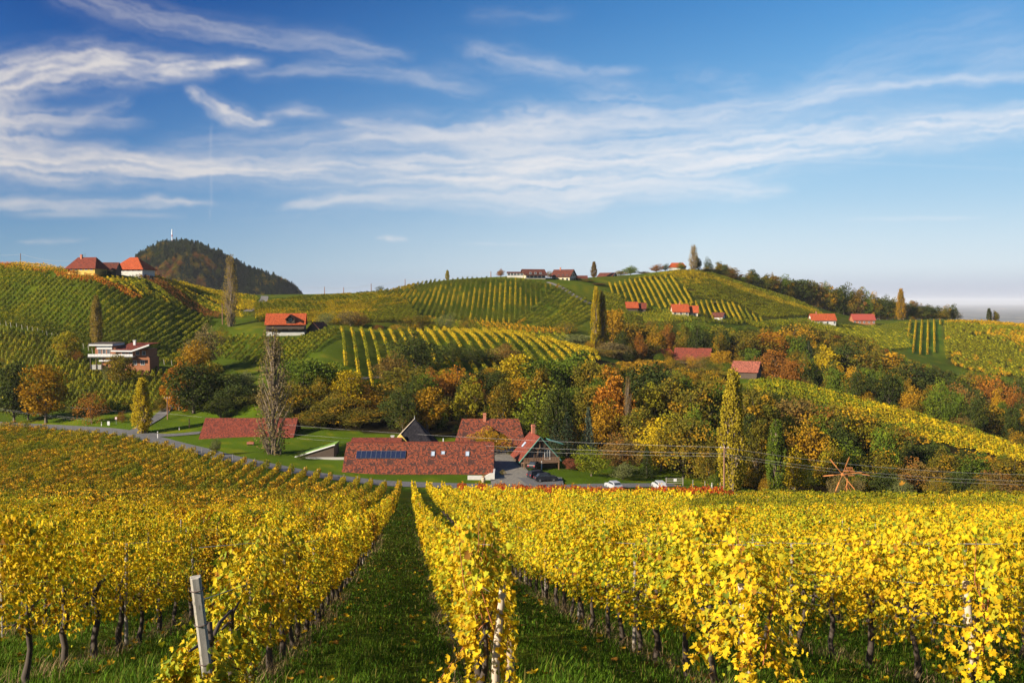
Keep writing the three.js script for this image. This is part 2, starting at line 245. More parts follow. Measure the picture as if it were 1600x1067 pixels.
// ---------------------------------------------------------------- terrain
const inPoly = (P, x, y) => { let c = false; for (let i = 0, j = P.length - 1; i < P.length; j = i++) { const [xi, yi] = P[i], [xj, yj] = P[j]; if ((yi > y) !== (yj > y) && x < (xj - xi) * (y - yi) / (yj - yi) + xi) c = !c; } return c; };
const worldPoly = (P, from) => P.map(([px, py, d]) => d ? [(px - CX) / F * d, d] : hit(px, py, from));
const BLOCKS = [   // vineyards on the slopes: outline in sight lines (or px, -, d), a row's direction, spacing, tones, and how each row is described
  { name: 'left_hill', poly: [[-60, 506], [0, 508], [45, 517], [90, 531], [135, 547], [150, 556], [235, 567], [285, 573], [292, 545], [330, 503], [300, 491], [200, 465], [120, 443], [60, 429], [0, 421], [-60, 416]], row: [[44, 515], [122, 449]], gap: 2.6, pal: ['green', 'lime'], mix: 0.45, posts: true, label: 'green vine row slanting up the long hillside under the two ridge farmhouses', group: 'green vine rows on the hillside below the ridge farmhouses' },
  { name: 'orange_strip', poly: [[-20, 411], [60, 414], [120, 431], [205, 459], [300, 486], [300, 490], [200, 464], [120, 442], [60, 428], [-20, 419]], row: [[60, 420], [200, 461]], gap: 2.8, pal: ['orange', 'amber'], mix: 0.6, label: 'orange autumn vine row running down the ridge beside the green slope', group: 'orange vine rows along the ridge' },
  { name: 'ridge_yellow', poly: [[105, 434], [150, 438], [190, 436], [238, 431], [262, 440], [345, 481], [385, 494], [335, 496], [280, 480], [205, 457]], row: [[262, 437], [345, 480]], gap: 3.0, pal: ['gold', 'lime'], mix: 0.6, rust: true, label: 'yellow vine row on the shoulder below the white farmhouse on the ridge', group: 'yellow vine rows below the white ridge farmhouse' },
  { name: 'behind_poplar', poly: [[262, 438], [320, 453], [392, 463], [392, 490], [345, 479]], row: [[275, 443], [380, 474]], gap: 3.0, pal: ['lime', 'gold'], mix: 0.4, stuff: 'yellow green vineyard sloping behind the tall poplar below the ridge' },
  { name: 'lower_left', poly: [[-80, 522], [0, 517], [60, 524], [120, 548], [140, 572], [232, 582], [270, 588], [275, 640], [160, 645], [0, 636], [-80, 630]], row: [[60, 640], [110, 575]], gap: 2.0, pal: ['green', 'lime'], mix: 0.5, stuff: 'dense green vineyard below the modern house with the red roof' },
  { name: 'chalet_slope', poly: [[335, 562], [345, 532], [400, 528], [485, 527], [522, 517], [530, 521], [500, 547], [455, 572], [400, 574]], row: [[452, 562], [522, 515]], gap: 3.2, pal: ['lime', 'green'], mix: 0.6, label: 'green vine row slanting below the dark timber chalet', group: 'green vine rows below the dark timber chalet' },
  { name: 'middle_hill', poly: [[528, 516], [640, 519], [760, 519], [880, 524], [925, 546], [935, 562], [900, 582], [840, 592], [780, 596], [700, 606], [600, 606], [560, 600], [530, 562]], row: [[551, 517], [565, 586]], gap: 3.6, pal: ['lime', 'gold'], mix: 0.35, label: 'yellow green vine row running down the grassy middle hill above the wood', group: 'vine rows on the middle hill above the wood' },
  { name: 'saddle', poly: [[396, 477], [470, 466], [600, 458], [645, 490], [645, 506], [540, 507], [400, 503]], row: [[420, 490], [560, 470]], gap: 2.0, pal: ['gold', 'lime'], mix: 0.5, stuff: 'golden vineyard on the saddle behind the dark timber chalet' },
  { name: 'far_hill', poly: [[592, 458], [640, 447], [700, 439], [770, 436], [850, 443], [865, 449], [840, 476], [795, 505], [745, 502], [640, 490], [600, 466]], row: [[767, 438], [760, 500]], gap: 2.7, pal: ['gold', 'green'], mix: 0.6, label: 'thin vine row standing upright on the steep slope below the hilltop inn', group: 'upright vine rows on the steep slope below the hilltop inn' },
  { name: 'far_hill_brown', poly: [[866, 447], [885, 456], [895, 463], [832, 507], [796, 506], [841, 477]], row: [[797, 497], [860, 450]], gap: 2.8, pal: ['amber', 'green'], mix: 0.5, label: 'brownish vine row slanting up beside the track to the hilltop inn', group: 'brownish slanting vine rows beside the hilltop track' },
  { name: 'far_hill_dark', poly: [[896, 464], [922, 475], [922, 496], [890, 514], [834, 511]], row: [[825, 507], [890, 462]], gap: 2.8, pal: ['green', 'lime'], mix: 0.3, label: 'dark green vine row on the shaded flank below the hilltop track', group: 'dark green vine rows on the flank below the hilltop track' },
  { name: 'far_right_yellow', poly: [[940, 447], [1010, 435], [1050, 433], [1085, 471], [1070, 484], [1015, 480], [970, 466]], row: [[995, 438], [1012, 472]], gap: 3.4, pal: ['gold', 'gold'], mix: 0.5, label: 'bright yellow vine row on the rounded hill below the hilltop cottage', group: 'bright yellow vine rows below the hilltop cottage' },
  { name: 'far_right_top', poly: [[970, 437], [1040, 428], [1080, 424], [1130, 428], [1200, 447], [1285, 492], [1250, 494], [1196, 498], [1150, 474], [1110, 469], [1085, 468], [1050, 432]], row: [[1060, 440], [1180, 462]], gap: 2.2, pal: ['gold', 'lime'], mix: 0.6, stuff: 'golden vineyard covering the rounded hill under the hilltop cottage' },
  { name: 'far_right_low', poly: [[1032, 487], [1060, 479], [1110, 471], [1150, 476], [1196, 502], [1170, 506], [1100, 498]], row: [[1125, 472], [1135, 495]], gap: 3.2, pal: ['lime', 'gold'], mix: 0.5, label: 'yellow green vine row above the red roofed farmhouse on the far slope', group: 'vine rows above the red roofed farmhouse on the far slope' },
  { name: 'right_field', poly: [[1290, 507], [1418, 504], [1418, 546], [1380, 546], [1320, 530]], row: [[1303, 509], [1394, 542]], gap: 3.6, pal: ['lime', 'green'], mix: 0.4, label: 'thin vine row curving below the two red roofed cottages', group: 'vine rows below the two red roofed cottages' },
  { name: 'right_stripes', poly: [[1419, 504], [1470, 503], [1470, 545], [1448, 556], [1420, 552]], row: [[1440, 505], [1437, 548]], gap: 3.5, pal: ['amber', 'gold'], mix: 0.5, label: 'broad tawny vine row on the bright green strip of the far hill', group: 'tawny vine rows on the bright green strip' },
  { name: 'far_right_mass', poly: [[1476, 504], [1600, 509], [1720, 513], [1720, 596], [1600, 592], [1540, 584], [1478, 566]], row: [[1500, 520], [1560, 560]], gap: 2.3, pal: ['amber', 'lime'], mix: 0.55, stuff: 'wide tawny green vineyard sloping at the edge of the far hill' },
  { name: 'east_slope', poly: [[926, 478], [945, 452], [975, 470], [1015, 484], [1070, 488], [1100, 498], [1180, 505], [1290, 502], [1300, 520], [1200, 512], [1000, 507], [926, 502]], row: [[950, 480], [1050, 495]], gap: 2.6, pal: ['lime', 'green'], mix: 0.4, stuff: 'olive vineyard slope between the hilltop houses and the rear wood' },
  { name: 'under_far_hill', poly: [[645, 494], [745, 505], [830, 513], [890, 517], [880, 522], [760, 518], [645, 517]], row: [[660, 505], [800, 514]], gap: 3, pal: ['amber', 'lime'], mix: 0.5, stuff: 'tawny scrubby vines in the dip below the steep far slope' },
  { name: 'ridge_strip', poly: [[1170, 0, 304], [1260, 0, 298], [1350, 0, 287], [1450, 0, 272], [1620, 0, 250], [1620, 0, 233], [1450, 0, 252], [1350, 0, 266], [1260, 0, 279], [1170, 0, 288]], row: [[1200, 0, 300], [1300, 0, 292]], gap: 2.1, pal: ['lime', 'gold'], mix: 0.35, stuff: 'narrow yellow green vineyard on the ridge between two bands of woodland' },
];
for (const b of BLOCKS) {
  b.plan = worldPoly(b.poly, 230);
  const [a, c] = worldPoly(b.row, 230), l = Math.hypot(c[0] - a[0], c[1] - a[1]); b.dir = [(c[0] - a[0]) / l, (c[1] - a[1]) / l];
}
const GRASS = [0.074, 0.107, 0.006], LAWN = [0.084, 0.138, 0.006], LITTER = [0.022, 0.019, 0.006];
const woodPoly = worldPoly([[430, 0, 238], [560, 0, 232], [800, 0, 226], [950, 0, 222], [1080, 0, 206], [1250, 0, 186], [1700, 0, 180], [1700, 0, 236], [1460, 0, 252], [1350, 0, 264], [1250, 0, 278], [1160, 0, 286], [1150, 0, 345], [1000, 0, 360], [900, 0, 338], [800, 0, 300], [560, 0, 285], [430, 0, 275]]);
const woodBack = worldPoly([[920, 0, 400], [1180, 0, 318], [1280, 0, 312], [1400, 0, 300], [1640, 0, 275], [1640, 0, 440], [1500, 0, 455], [1400, 0, 470], [1280, 0, 480], [1150, 0, 480], [930, 0, 470]]);
{
  const ds = []; for (let d = -25; d < 60; d += 1.2) ds.push(d);
  for (let d = 60; d < 1000; d += Math.max(1.2, d * 0.0105)) ds.push(d);
  for (let d = 1000; d < 60000; d *= 1.03) ds.push(d);
  const NC = 300, pos = [], col = [], idx = [], uv = [];
  const boxes = BLOCKS.map((b) => [Math.min(...b.plan.map((p) => p[0])), Math.max(...b.plan.map((p) => p[0])), Math.min(...b.plan.map((p) => p[1])), Math.max(...b.plan.map((p) => p[1]))]);
  for (const d of ds) {
    const w = Math.max(70, d * 0.86);
    for (let i = 0; i <= NC; i++) {
      const x = (i / NC * 2 - 1) * w, y = ground(x, d);
      pos.push(x, y, -d); uv.push(x / 3, d / 3);
      let c = GRASS.slice(); const n = fbm(x / 14, d / 14, 4), n2 = fbm(x / 3.1 + 40, d / 3.1, 3);
      if (d > 172 && d < 262 && x < 60) c = LAWN.slice();
      if (d > 262 && d < 1000) {
        for (let q = 0; q < BLOCKS.length; q++) { const b = boxes[q]; if (x > b[0] && x < b[1] && d > b[2] && d < b[3] && inPoly(BLOCKS[q].plan, x, d)) { if (BLOCKS[q].stuff) c = [0.07, 0.074, 0.008]; else if (BLOCKS[q].name === 'right_stripes') c = [0.05, 0.11, 0.01]; break; } }
      }
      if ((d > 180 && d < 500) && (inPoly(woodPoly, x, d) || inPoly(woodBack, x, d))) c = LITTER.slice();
      if (d > 1000) c = [0.03, 0.04, 0.012];
      if (d > 2400) { const t = fbm(x / 260, d / 900, 4); c = t > 0.56 ? [0.15, 0.145, 0.13] : t > 0.47 ? [0.08, 0.09, 0.075] : [0.045, 0.055, 0.05]; }
      const n3 = fbm(x / 47 + 9, d / 47 + 3, 3), k = 0.62 + 0.7 * n + 0.5 * (n2 - 0.5), dry = Math.max(smooth(n2 + 0.5 * n, 0.84, 1.02), 0.5 * smooth(n3, 0.48, 0.7)) * (d < 60 ? 0.35 : 1);
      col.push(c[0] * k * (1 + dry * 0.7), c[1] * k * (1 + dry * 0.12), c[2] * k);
    }
  }
  for (let j = 0; j + 1 < ds.length; j++) for (let i = 0; i < NC; i++) { const a = j * (NC + 1) + i, b = a + 1, c = a + NC + 1, e = c + 1; idx.push(a, b, c, b, e, c); }
  const map = speckle(512, (i, j) => { const n = fbm(i / 8, j / 8, 1), r = HASH[(i * 131 + j * 7919) & 65535]; const k = 226 + 56 * (r - 0.5) + 40 * (n - 0.5); return [k, k, k * 0.96]; });
  const m = new THREE.MeshPhysicalMaterial({ name: 'meadow', vertexColors: true, roughness: 1, specularIntensity: 0.08, map, bumpMap: map, bumpScale: 0.05, side: THREE.DoubleSide });
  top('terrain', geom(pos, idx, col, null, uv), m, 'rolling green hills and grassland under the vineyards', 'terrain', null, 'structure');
}

// ---------------------------------------------------------------- roads and tracks, draped on the land
const asphaltMap = speckle(256, (i, j) => { const r = HASH[(i * 37 + j * 911) & 65535], n = fbm(i / 20, j / 20, 2), k = 150 + 60 * (r - 0.5) + 50 * (n - 0.5); return [k, k, k]; });
const asphalt = new THREE.MeshStandardMaterial({ name: 'asphalt', color: rgb(0.29, 0.28, 0.275), map: asphaltMap, roughness: 0.9, side: THREE.DoubleSide });
const gravelMat = new THREE.MeshStandardMaterial({ name: 'gravel', color: rgb(0.46, 0.41, 0.33), map: asphaltMap, roughness: 1, side: THREE.DoubleSide });
function ribbon(name, pts, width, material, label, category, lift = 0.1) {
  const curve = new THREE.CatmullRomCurve3(pts.map(([x, d]) => V3(x, 0, -d))), n = Math.ceil(curve.getLength() / 1.2), pos = [], idx = [], uv = [];
  for (let i = 0; i <= n; i++) {
    const p = curve.getPointAt(i / n), t = curve.getTangentAt(i / n), nx = -t.z, nz = t.x, w = (typeof width === 'function' ? width(i / n) : width) / 2;
    for (let s = -1; s <= 1; s += 0.5) { const x = p.x + nx * w * s, z = p.z + nz * w * s; pos.push(x, ground(x, -z) + lift, z); uv.push(x / 4, z / 4); }
    if (i) for (let s = 0; s < 4; s++) { const a = (i - 1) * 5 + s; idx.push(a, a + 1, a + 5, a + 1, a + 6, a + 5); }
  }
  return top(name, geom(pos, idx, null, null, uv), material, label, category, null, 'structure');
}
const XD = (px, d) => [(px - CX) / F * d, d];
const ROAD = [XD(-60, 268), XD(80, 250), XD(200, 235), XD(300, 212.5), XD(360, 200.5), XD(420, 193), XD(480, 188.5), XD(540, 186), XD(620, 183.5), XD(700, 182), XD(800, 181), XD(900, 181.5), XD(1000, 184), XD(1060, 188)];
ribbon('road', ROAD, 5.2, asphalt, 'grey asphalt lane curving past the long tiled barn', 'road', 0.12);
ribbon('side_road', [XD(203, 236), XD(222, 245), XD(245, 256), XD(262, 266), XD(300, 276), XD(350, 285)], 3.2, asphalt, 'narrow lane climbing from the junction by the yellow poplar', 'road', 0.16);
ribbon('lane', [XD(225, 234), XD(262, 232), XD(310, 233)], 3.0, asphalt, 'short lane running to the low red roofed barn', 'road', 0.15);
ribbon('driveway', [XD(806, 182), XD(800, 190), XD(790, 200), XD(785, 210), XD(778, 218)], (t) => lerp(9, 6.5, t), gravelMat, 'pale driveway between the long barn and the balcony house', 'driveway', 0.17);
ribbon('car_park', [XD(818, 186), XD(850, 187), XD(880, 187)], 7.5, asphalt, 'grey parking apron in front of the balcony house', 'car park', 0.2);
ribbon('farm_track', [hit(470, 607, 240), hit(505, 600, 240), hit(550, 593, 240), hit(600, 589, 240)], 1.8, gravelMat, 'pale farm track crossing the foot of the middle hill', 'track', 0.15);
ribbon('hilltop_track', [hit(855, 441, 400), hit(872, 447, 400), hit(885, 454, 400), hit(897, 462, 400), hit(922, 475, 400)], 3.2, gravelMat, 'pale track winding up to the hilltop inn', 'track', 0.2);
ribbon('saddle_track', [hit(386, 487, 380), hit(403, 478, 380), hit(412, 468, 380), hit(413, 463, 380)], 4, gravelMat, 'pale track over the saddle beside the tall poplar', 'track', 0.2);

// ---------------------------------------------------------------- vines
const PALETTES = {   // leaf colours: [share, r, g, b]
  yellow: [[0.56, 0.86, 0.61, 0.014], [0.19, 0.8, 0.47, 0.01], [0.16, 0.56, 0.52, 0.03], [0.06, 0.24, 0.3, 0.03], [0.03, 0.42, 0.2, 0.02]],
  leafy: [[0.4, 0.8, 0.6, 0.016], [0.32, 0.5, 0.5, 0.025], [0.16, 0.26, 0.34, 0.025], [0.08, 0.7, 0.36, 0.01], [0.04, 0.33, 0.15, 0.02]],
  amber: [[0.46, 0.74, 0.43, 0.012], [0.26, 0.6, 0.29, 0.012], [0.2, 0.34, 0.27, 0.02], [0.08, 0.36, 0.14, 0.015]],
  green: [[0.5, 0.13, 0.17, 0.012], [0.3, 0.2, 0.21, 0.012], [0.15, 0.3, 0.25, 0.012], [0.05, 0.1, 0.1, 0.015]],
  lime: [[0.45, 0.34, 0.31, 0.012], [0.27, 0.21, 0.24, 0.012], [0.23, 0.48, 0.36, 0.012], [0.05, 0.12, 0.12, 0.015]],
  gold: [[0.55, 0.64, 0.45, 0.012], [0.22, 0.46, 0.28, 0.012], [0.18, 0.36, 0.32, 0.02], [0.05, 0.3, 0.14, 0.015]],
  orange: [[0.45, 0.5, 0.16, 0.012], [0.3, 0.38, 0.1, 0.015], [0.25, 0.5, 0.28, 0.015]],
  rust: [[0.5, 0.22, 0.07, 0.02], [0.3, 0.3, 0.13, 0.015], [0.2, 0.2, 0.15, 0.02]],
  red: [[0.36, 0.5, 0.06, 0.02], [0.24, 0.34, 0.03, 0.02], [0.22, 0.62, 0.2, 0.015], [0.18, 0.7, 0.42, 0.012]],
};
for (const p of Object.values(PALETTES)) for (const q of p) { q[1] *= 0.76; q[2] *= 0.75; q[3] *= 0.6; }
function pick(pal, r) { let t = r(), p = PALETTES[pal]; for (const q of p) { if ((t -= q[0]) <= 0) return q; } return p[0]; }
const vineLeafMat = leafMat('vine_leaf', rgb(1, 1, 1), { transmission: 0.42, roughness: 0.8, specularIntensity: 0.12 });
// one lobed leaf in its own plane (x across, y along, z up): outline of five lobes, cupped
const LOBES = [[0, -0.1], [0.22, -0.3], [0.5, -0.16], [0.4, 0.08], [0.56, 0.3], [0.3, 0.36], [0.24, 0.56], [0, 0.82], [-0.24, 0.56], [-0.3, 0.36], [-0.56, 0.3], [-0.4, 0.08], [-0.5, -0.16], [-0.22, -0.3]];
const ROUGH = [[0, -0.2], [0.45, -0.1], [0.46, 0.32], [0, 0.78], [-0.46, 0.32], [-0.45, -0.1]];
function Leaves() { return { pos: [], col: [], idx: [], nor: [] }; }
const LX = V3(), LY = V3(), LZ = V3(), LP = V3(), LQ = new THREE.Quaternion(), LE = new THREE.Euler();
function addLeaf(L, shape, x, y, z, q, s, c, cup, r) {
  const base = L.pos.length / 3, jag = 0.12;
  LX.set(1, 0, 0).applyQuaternion(q); LY.set(0, 1, 0).applyQuaternion(q); LZ.set(0, 0, 1).applyQuaternion(q);
  const rim = shape && r() < 0.24 ? 0.3 + 0.6 * r() : 0, core = shape && r() < 0.3 ? 0.5 * r() : 0, put = (u, v, w, e = 0) => { L.pos.push(x + (LX.x * u + LY.x * v + LZ.x * w) * s, y + (LX.y * u + LY.y * v + LZ.y * w) * s, z + (LX.z * u + LY.z * v + LZ.z * w) * s); const k = e ? rim * (0.4 + 0.6 * r()) : 0, g = e ? 0 : core; L.col.push(lerp(c[0], c[0] * 0.5, k) * (1 - g), lerp(c[1], c[1] * 0.36, k) * (1 - g * 0.25), lerp(c[2], 0.02, k)); };
  if (!shape) {                                   // a far leaf: two triangles folded along the midrib
    const f = cup * 0.5; put(0, -0.3, 0); put(0.5, 0.2, f); put(0, 0.7, 0); put(-0.5, 0.2, f);
    L.idx.push(base, base + 1, base + 2, base, base + 2, base + 3); return;
  }
  put(0, 0.12, -cup * 0.12);
  const fold = r() * 0.5 - 0.1;
  for (const [u, v] of shape) { const k = 1 + (r() - 0.5) * jag; put(u * k, v * k, cup * (u * u + (v - 0.1) * (v - 0.1)) * 0.9 + fold * Math.abs(u) + (r() - 0.5) * 0.05, 1); }
  const n = shape.length; for (let i = 0; i < n; i++) L.idx.push(base, base + 1 + i, base + 1 + (i + 1) % n);
}
const leavesGeom = (L) => geom(L.pos, L.idx, L.col);
function leafTurn(q, r, side) {    // leaves hang outward and downward from the wall of the row, which runs along x
  LE.set(-0.5 + (r() - 0.5) * 1.5, side > 0 ? (r() - 0.5) * 2.2 : Math.PI + (r() - 0.5) * 2.2, Math.PI + (r() - 0.5) * 1.6, 'YXZ'); return q.setFromEuler(LE);
}
// a stretch of vine wall along x, centred, standing on y = 0
function vineChunk(seed, len, perM, size, shape, pal, opt = {}) {
  const r = rng(seed), L = Leaves(), n = Math.round(len * perM), lo = opt.lo ?? 0.55, hi = opt.hi ?? 1.72, th = opt.thick ?? 0.26;
  for (let i = 0; i < n; i++) {
    const u = (r() - 0.5) * len; let v = Math.pow(r(), 0.85);
    const edge = noise(u * 1.3 + seed * 7.7, 3.3) * 0.4 - 0.2, topY = hi + edge + (r() < 0.07 ? r() * 0.35 : 0), botY = lo + (noise(u * 1.9 + seed, 9) - 0.5) * 0.35 - (r() < 0.05 ? r() * 0.3 : 0);
    const y = lerp(botY, topY, v), bulge = th * (0.55 + 0.45 * Math.sin(Math.PI * clamp(v * 0.8 + 0.12, 0, 1))) * (0.75 + 0.5 * noise(u * 2 + seed * 3, y * 2));
    const side = r() < 0.5 ? 1 : -1, zz = side * bulge * Math.pow(r(), 0.35), p = pick(noise(u * 1.7 + seed * 5.1, y * 1.7 + 11) > 0.62 && opt.patch ? opt.patch : pal, r), k = 0.78 + 0.44 * r();
    const s = size * (0.48 + 0.35 * r() + 0.7 * r() * r());
    leafTurn(LQ, r, side);
    addLeaf(L, shape, u, y, zz, LQ, s, [p[1] * k, p[2] * k, p[3] * k], (r() - 0.38) * 1.5, r);
  }
  return leavesGeom(L);
}
const CH = {};
function chunk(lod, pal, v) {
  const key = lod + pal + v; if (CH[key]) return CH[key];
  const seed = 11 + v * 31 + pal.length * 101 + lod * 977 + pal.charCodeAt(0), patch = { yellow: 'leafy', amber: 'green', gold: 'lime', lime: 'green' }[pal];
  return CH[key] = lod === 0 ? vineChunk(seed, 2.1, 740, 0.063, LOBES, pal, { patch }) : lod === 1 ? vineChunk(seed, 2.6, 235, 0.11, ROUGH, pal, { patch }) : lod === 2 ? vineChunk(seed, 4.2, 72, 0.235, null, pal, { patch, thick: 0.32 }) : vineChunk(seed, 5.2, 24, 0.46, null, pal, { thick: 0.4, lo: 0.45, hi: 1.75, patch });
}
const CHLEN = [2, 2.5, 4, 5];
const bark = mat('vine_bark', rgb(0.05, 0.035, 0.025)), postWood = mat('grey_post', rgb(0.23, 0.2, 0.17)), paleConcrete = mat('pale_concrete', rgb(0.5, 0.45, 0.37), { map: speckle(256, (i, j) => { const n = fbm(i / 30, j / 60, 4), k = 205 + 90 * (n - 0.5) + 34 * (HASH[(i * 7 + j * 513) & 65535] - 0.5), t = smooth(fbm(i / 14 + 8, j / 26, 3), 0.56, 0.72) * 70; return [k - t, k - t * 0.92, k - t * 1.1]; }) }), wireMat = mat('wire', rgb(0.32, 0.31, 0.3), { metalness: 0.6, roughness: 0.5 });
function tube(points, radii, sides = 6, cap = true) {
  const pos = [], idx = [], n = points.length, T = V3(), A = V3(), B = V3();
  for (let i = 0; i < n; i++) {
    T.copy(points[Math.min(n - 1, i + 1)]).sub(points[Math.max(0, i - 1)]).normalize();
    A.set(Math.abs(T.y) > 0.8 ? 1 : 0, Math.abs(T.y) > 0.8 ? 0 : 1, 0).cross(T).normalize(); B.copy(T).cross(A);
    for (let k = 0; k < sides; k++) { const a = k / sides * 2 * Math.PI, c = Math.cos(a) * radii[i], s = Math.sin(a) * radii[i]; pos.push(points[i].x + A.x * c + B.x * s, points[i].y + A.y * c + B.y * s, points[i].z + A.z * c + B.z * s); }
    if (i) for (let k = 0; k < sides; k++) { const a = (i - 1) * sides + k, b = (i - 1) * sides + (k + 1) % sides; idx.push(a, b, a + sides, b, b + sides, a + sides); }
  }
  if (cap) for (let k = 1; k + 1 < sides; k++) { idx.push(0, k + 1, k); const o = (n - 1) * sides; idx.push(o, o + k, o + k + 1); }
  return geom(pos, idx);
}
const trunkGeos = [0, 1, 2, 3].map((s) => { const r = rng(500 + s), p = [], q = []; for (let i = 0; i <= 6; i++) { p.push(V3((r() - 0.5) * 0.09 * (i ? 1 : 0) + i * 0.012 * (s - 1.5), i * 0.17 - 0.08, (r() - 0.5) * 0.07)); q.push(0.042 - i * 0.0035 + r() * 0.01); } const arm = tube([p[5].clone(), p[5].clone().add(V3(0.22, 0.1, 0)), p[5].clone().add(V3(0.5, 0.13, 0.02))], [0.022, 0.018, 0.01], 5), arm2 = tube([p[5].clone(), p[5].clone().add(V3(-0.2, 0.08, 0.02)), p[5].clone().add(V3(-0.5, 0.1, 0))], [0.022, 0.018, 0.01], 5); return mergeGeometries([tube(p, q, 7), arm, arm2]); });
const stakeGeo = new THREE.CylinderGeometry(0.024, 0.03, 1.6, 8).translate(0, 0.72, 0);
const postGeo = new THREE.CylinderGeometry(0.045, 0.05, 2.0, 8).translate(0, 0.93, 0);
const matrix = (x, y, z, turn, sx = 1, sy = 1, sz = 1, pitch = 0) => new THREE.Matrix4().compose(V3(x, y, z), new THREE.Quaternion().setFromEuler(new THREE.Euler(0, turn, pitch, 'YXZ')), V3(sx, sy, sz));

// foreground field: rows run straight down the slope
const ROW_U = (638 - CX) / F, GAP = 2.53, X00 = 0.76, ROW_TURN = Math.PI / 2 + Math.atan(-ROW_U) ;
const ENDS = [[-200, 268], [-128, 250], [-93, 228], [-50, 190], [-30, 180], [-17, 172.5], [-9, 165], [-3.6, 152], [8, 140], [26.5, 128], [60, 118], [120, 112]];
function endOf(x0) { let d = 150; for (let it = 0; it < 12; it++) { const x = x0 + ROW_U * d; let i = 0; while (i < ENDS.length - 2 && x > ENDS[i + 1][0]) i++; d = lerp(d, lerp(ENDS[i][1], ENDS[i + 1][1], clamp((x - ENDS[i][0]) / (ENDS[i + 1][0] - ENDS[i][0]), 0, 1)), 0.7); } return d; }
const FRONT = { '-1': 8.2, 0: 9.2, 1: 9.0, 2: 9.6 };
const nearRows = [], ORD = ['', 'first', 'second', 'third', 'fourth', 'fifth', 'sixth', 'seventh', 'eighth', 'ninth'];
for (let k = -42; k <= 28; k++) {
  const x0 = X00 + GAP * k, end = endOf(x0), enter = k < 0 ? -x0 / (0.5145 + ROW_U) : x0 / (0.5145 - ROW_U), start = Math.max(FRONT[k] ?? 9.4, enter * 0.9 - 4);
  if (start > end - 6) continue;
  const r = rng(9000 + k), side = k < 0 ? 'left' : 'right';
  const red = k >= 3 ;
  const where = k === 0 ? 'golden vine row in the middle, grass aisles on both sides, ending at a split post'
    : k === -1 ? 'golden vine row with a leaning pale end post, beside the wide grass aisle'
    : k === 1 ? 'bright yellow vine row with red shoots at its near end, right of the middle row'
    : k < -1 && k > -8 ? ORD[-k] + ' golden vine row to the left of the wide grass aisle'
    : k > 1 && k < 9 ? ORD[k] + ' yellow vine row to the right of the middle row'
    : k < 0 ? 'amber vine row in the deep left field that ends at the curving lane' : 'yellow green vine row in the far right field below the woodland';
  const row = thing('vine_row', where, 'vine row', [x0 + ROW_U * start, 0, -start], 0, k <= -8 ? 'amber vine rows of the left field' : k >= 9 ? 'yellow green vine rows of the right field' : 'golden vine rows of the near field');
  row.position.y = ground(x0 + ROW_U * start, start);
  const O = row.position.clone();
  const lists = {};
  const slopeTurn = Math.atan2(ROW_U, -1);
  for (let d = start; d < end;) {
    const lod = d < 30 ? 0 : d < 85 ? 1 : 2, len = CHLEN[lod], dm = d + len / 2, x = x0 + ROW_U * dm, y = ground(x, dm);
    const px = CX + x / dm * F; d += len;
    let pal = 'yellow'; const n = fbm(x / 11 + 3, dm / 11, 3) + (r() - 0.5) * 0.16;
    if (k < 0) pal = dm > 95 ? (n > 0.54 ? 'gold' : n < 0.33 ? 'lime' : 'amber') : dm > 50 ? (n > 0.55 ? 'amber' : n < 0.34 ? 'leafy' : 'yellow') : (n < 0.37 ? 'leafy' : n > 0.72 ? 'amber' : 'yellow');
    else { if (n < 0.36) pal = 'leafy'; if (px > 1080 && dm > 70) pal = n > 0.56 ? 'gold' : 'lime'; else if (px > 1200 && dm > 30) pal = n > 0.5 ? 'yellow' : 'leafy'; if (k >= 3 && dm > end - 15 - 5 * r() && x < 26) pal = 'red'; }
    if (k === -1 && dm < 11) pal = 'leafy';
    const v = Math.floor(r() * 3), y2 = ground(x0 + ROW_U * (dm + 1), dm + 1), pitch = Math.atan2(y2 - y, Math.hypot(1, ROW_U));
    if (lod === 0 && dm < 13.5 && [-1, 0, 1, 2].includes(k)) { (nearRows[k + 2] ??= { row, k, x0, start, items: [] }).items.push([dm, pal, len]); continue; }
    const flip = r() < 0.5, hgt = (0.86 + 0.26 * r()) * (k === -1 && dm < 10.5 ? 0.62 : 1) * (pal === 'red' ? 1.12 : 1), key = lod + '|' + pal + '|' + v, tint = 0.82 + 0.3 * r();
    if (r() < 0.03 && lod > 0) continue;    // a missing vine here and there
    (lists[key] ??= [[], []])[0].push(matrix(x - O.x, y - O.y, -dm - O.z, ROW_TURN + (flip ? Math.PI : 0), 1, hgt, 0.85 + 0.4 * r(), flip ? -pitch : pitch));
    lists[key][1].push(rgb(tint, tint * (0.96 + 0.06 * r()), tint));
  }
  for (const key in lists) { const [l, p, v] = key.split('|'); instances('foliage', chunk(+l, p, +v), vineLeafMat, lists[key][0], lists[key][1], row); }
  // trunks, stakes and wires
  const far = [], farStakes = []; let c = 0;
  for (let d = start + 0.5; d < Math.min(end, 110); d += 1.15, c++) {
    const x = x0 + ROW_U * d + (r() - 0.5) * 0.06, y = ground(x, d), stake = c % 4 === 0, turn = ROW_TURN + (r() - 0.5) * 0.5 + (r() < 0.5 ? Math.PI : 0);
    if (Math.abs(k - 0.5) < 3 && d < 34) {
      const t = part('trunk', trunkGeos[c & 3], bark, row); t.position.set(x - O.x, y - O.y, -d - O.z); t.rotation.y = turn; t.scale.setScalar(0.9 + 0.25 * r());
      if (stake && d > start + 3) { const s = part('stake', stakeGeo, postWood, row); s.position.set(x + ROW_U * 0.3 - O.x, y - O.y, -d - 0.3 - O.z); s.rotation.z = (r() - 0.5) * 0.05; }
    } else { far.push(matrix(x - O.x, y - O.y, -d - O.z, turn)); if (stake) farStakes.push(matrix(x - O.x, y - O.y, -d - 0.3 - O.z, 0)); }
  }
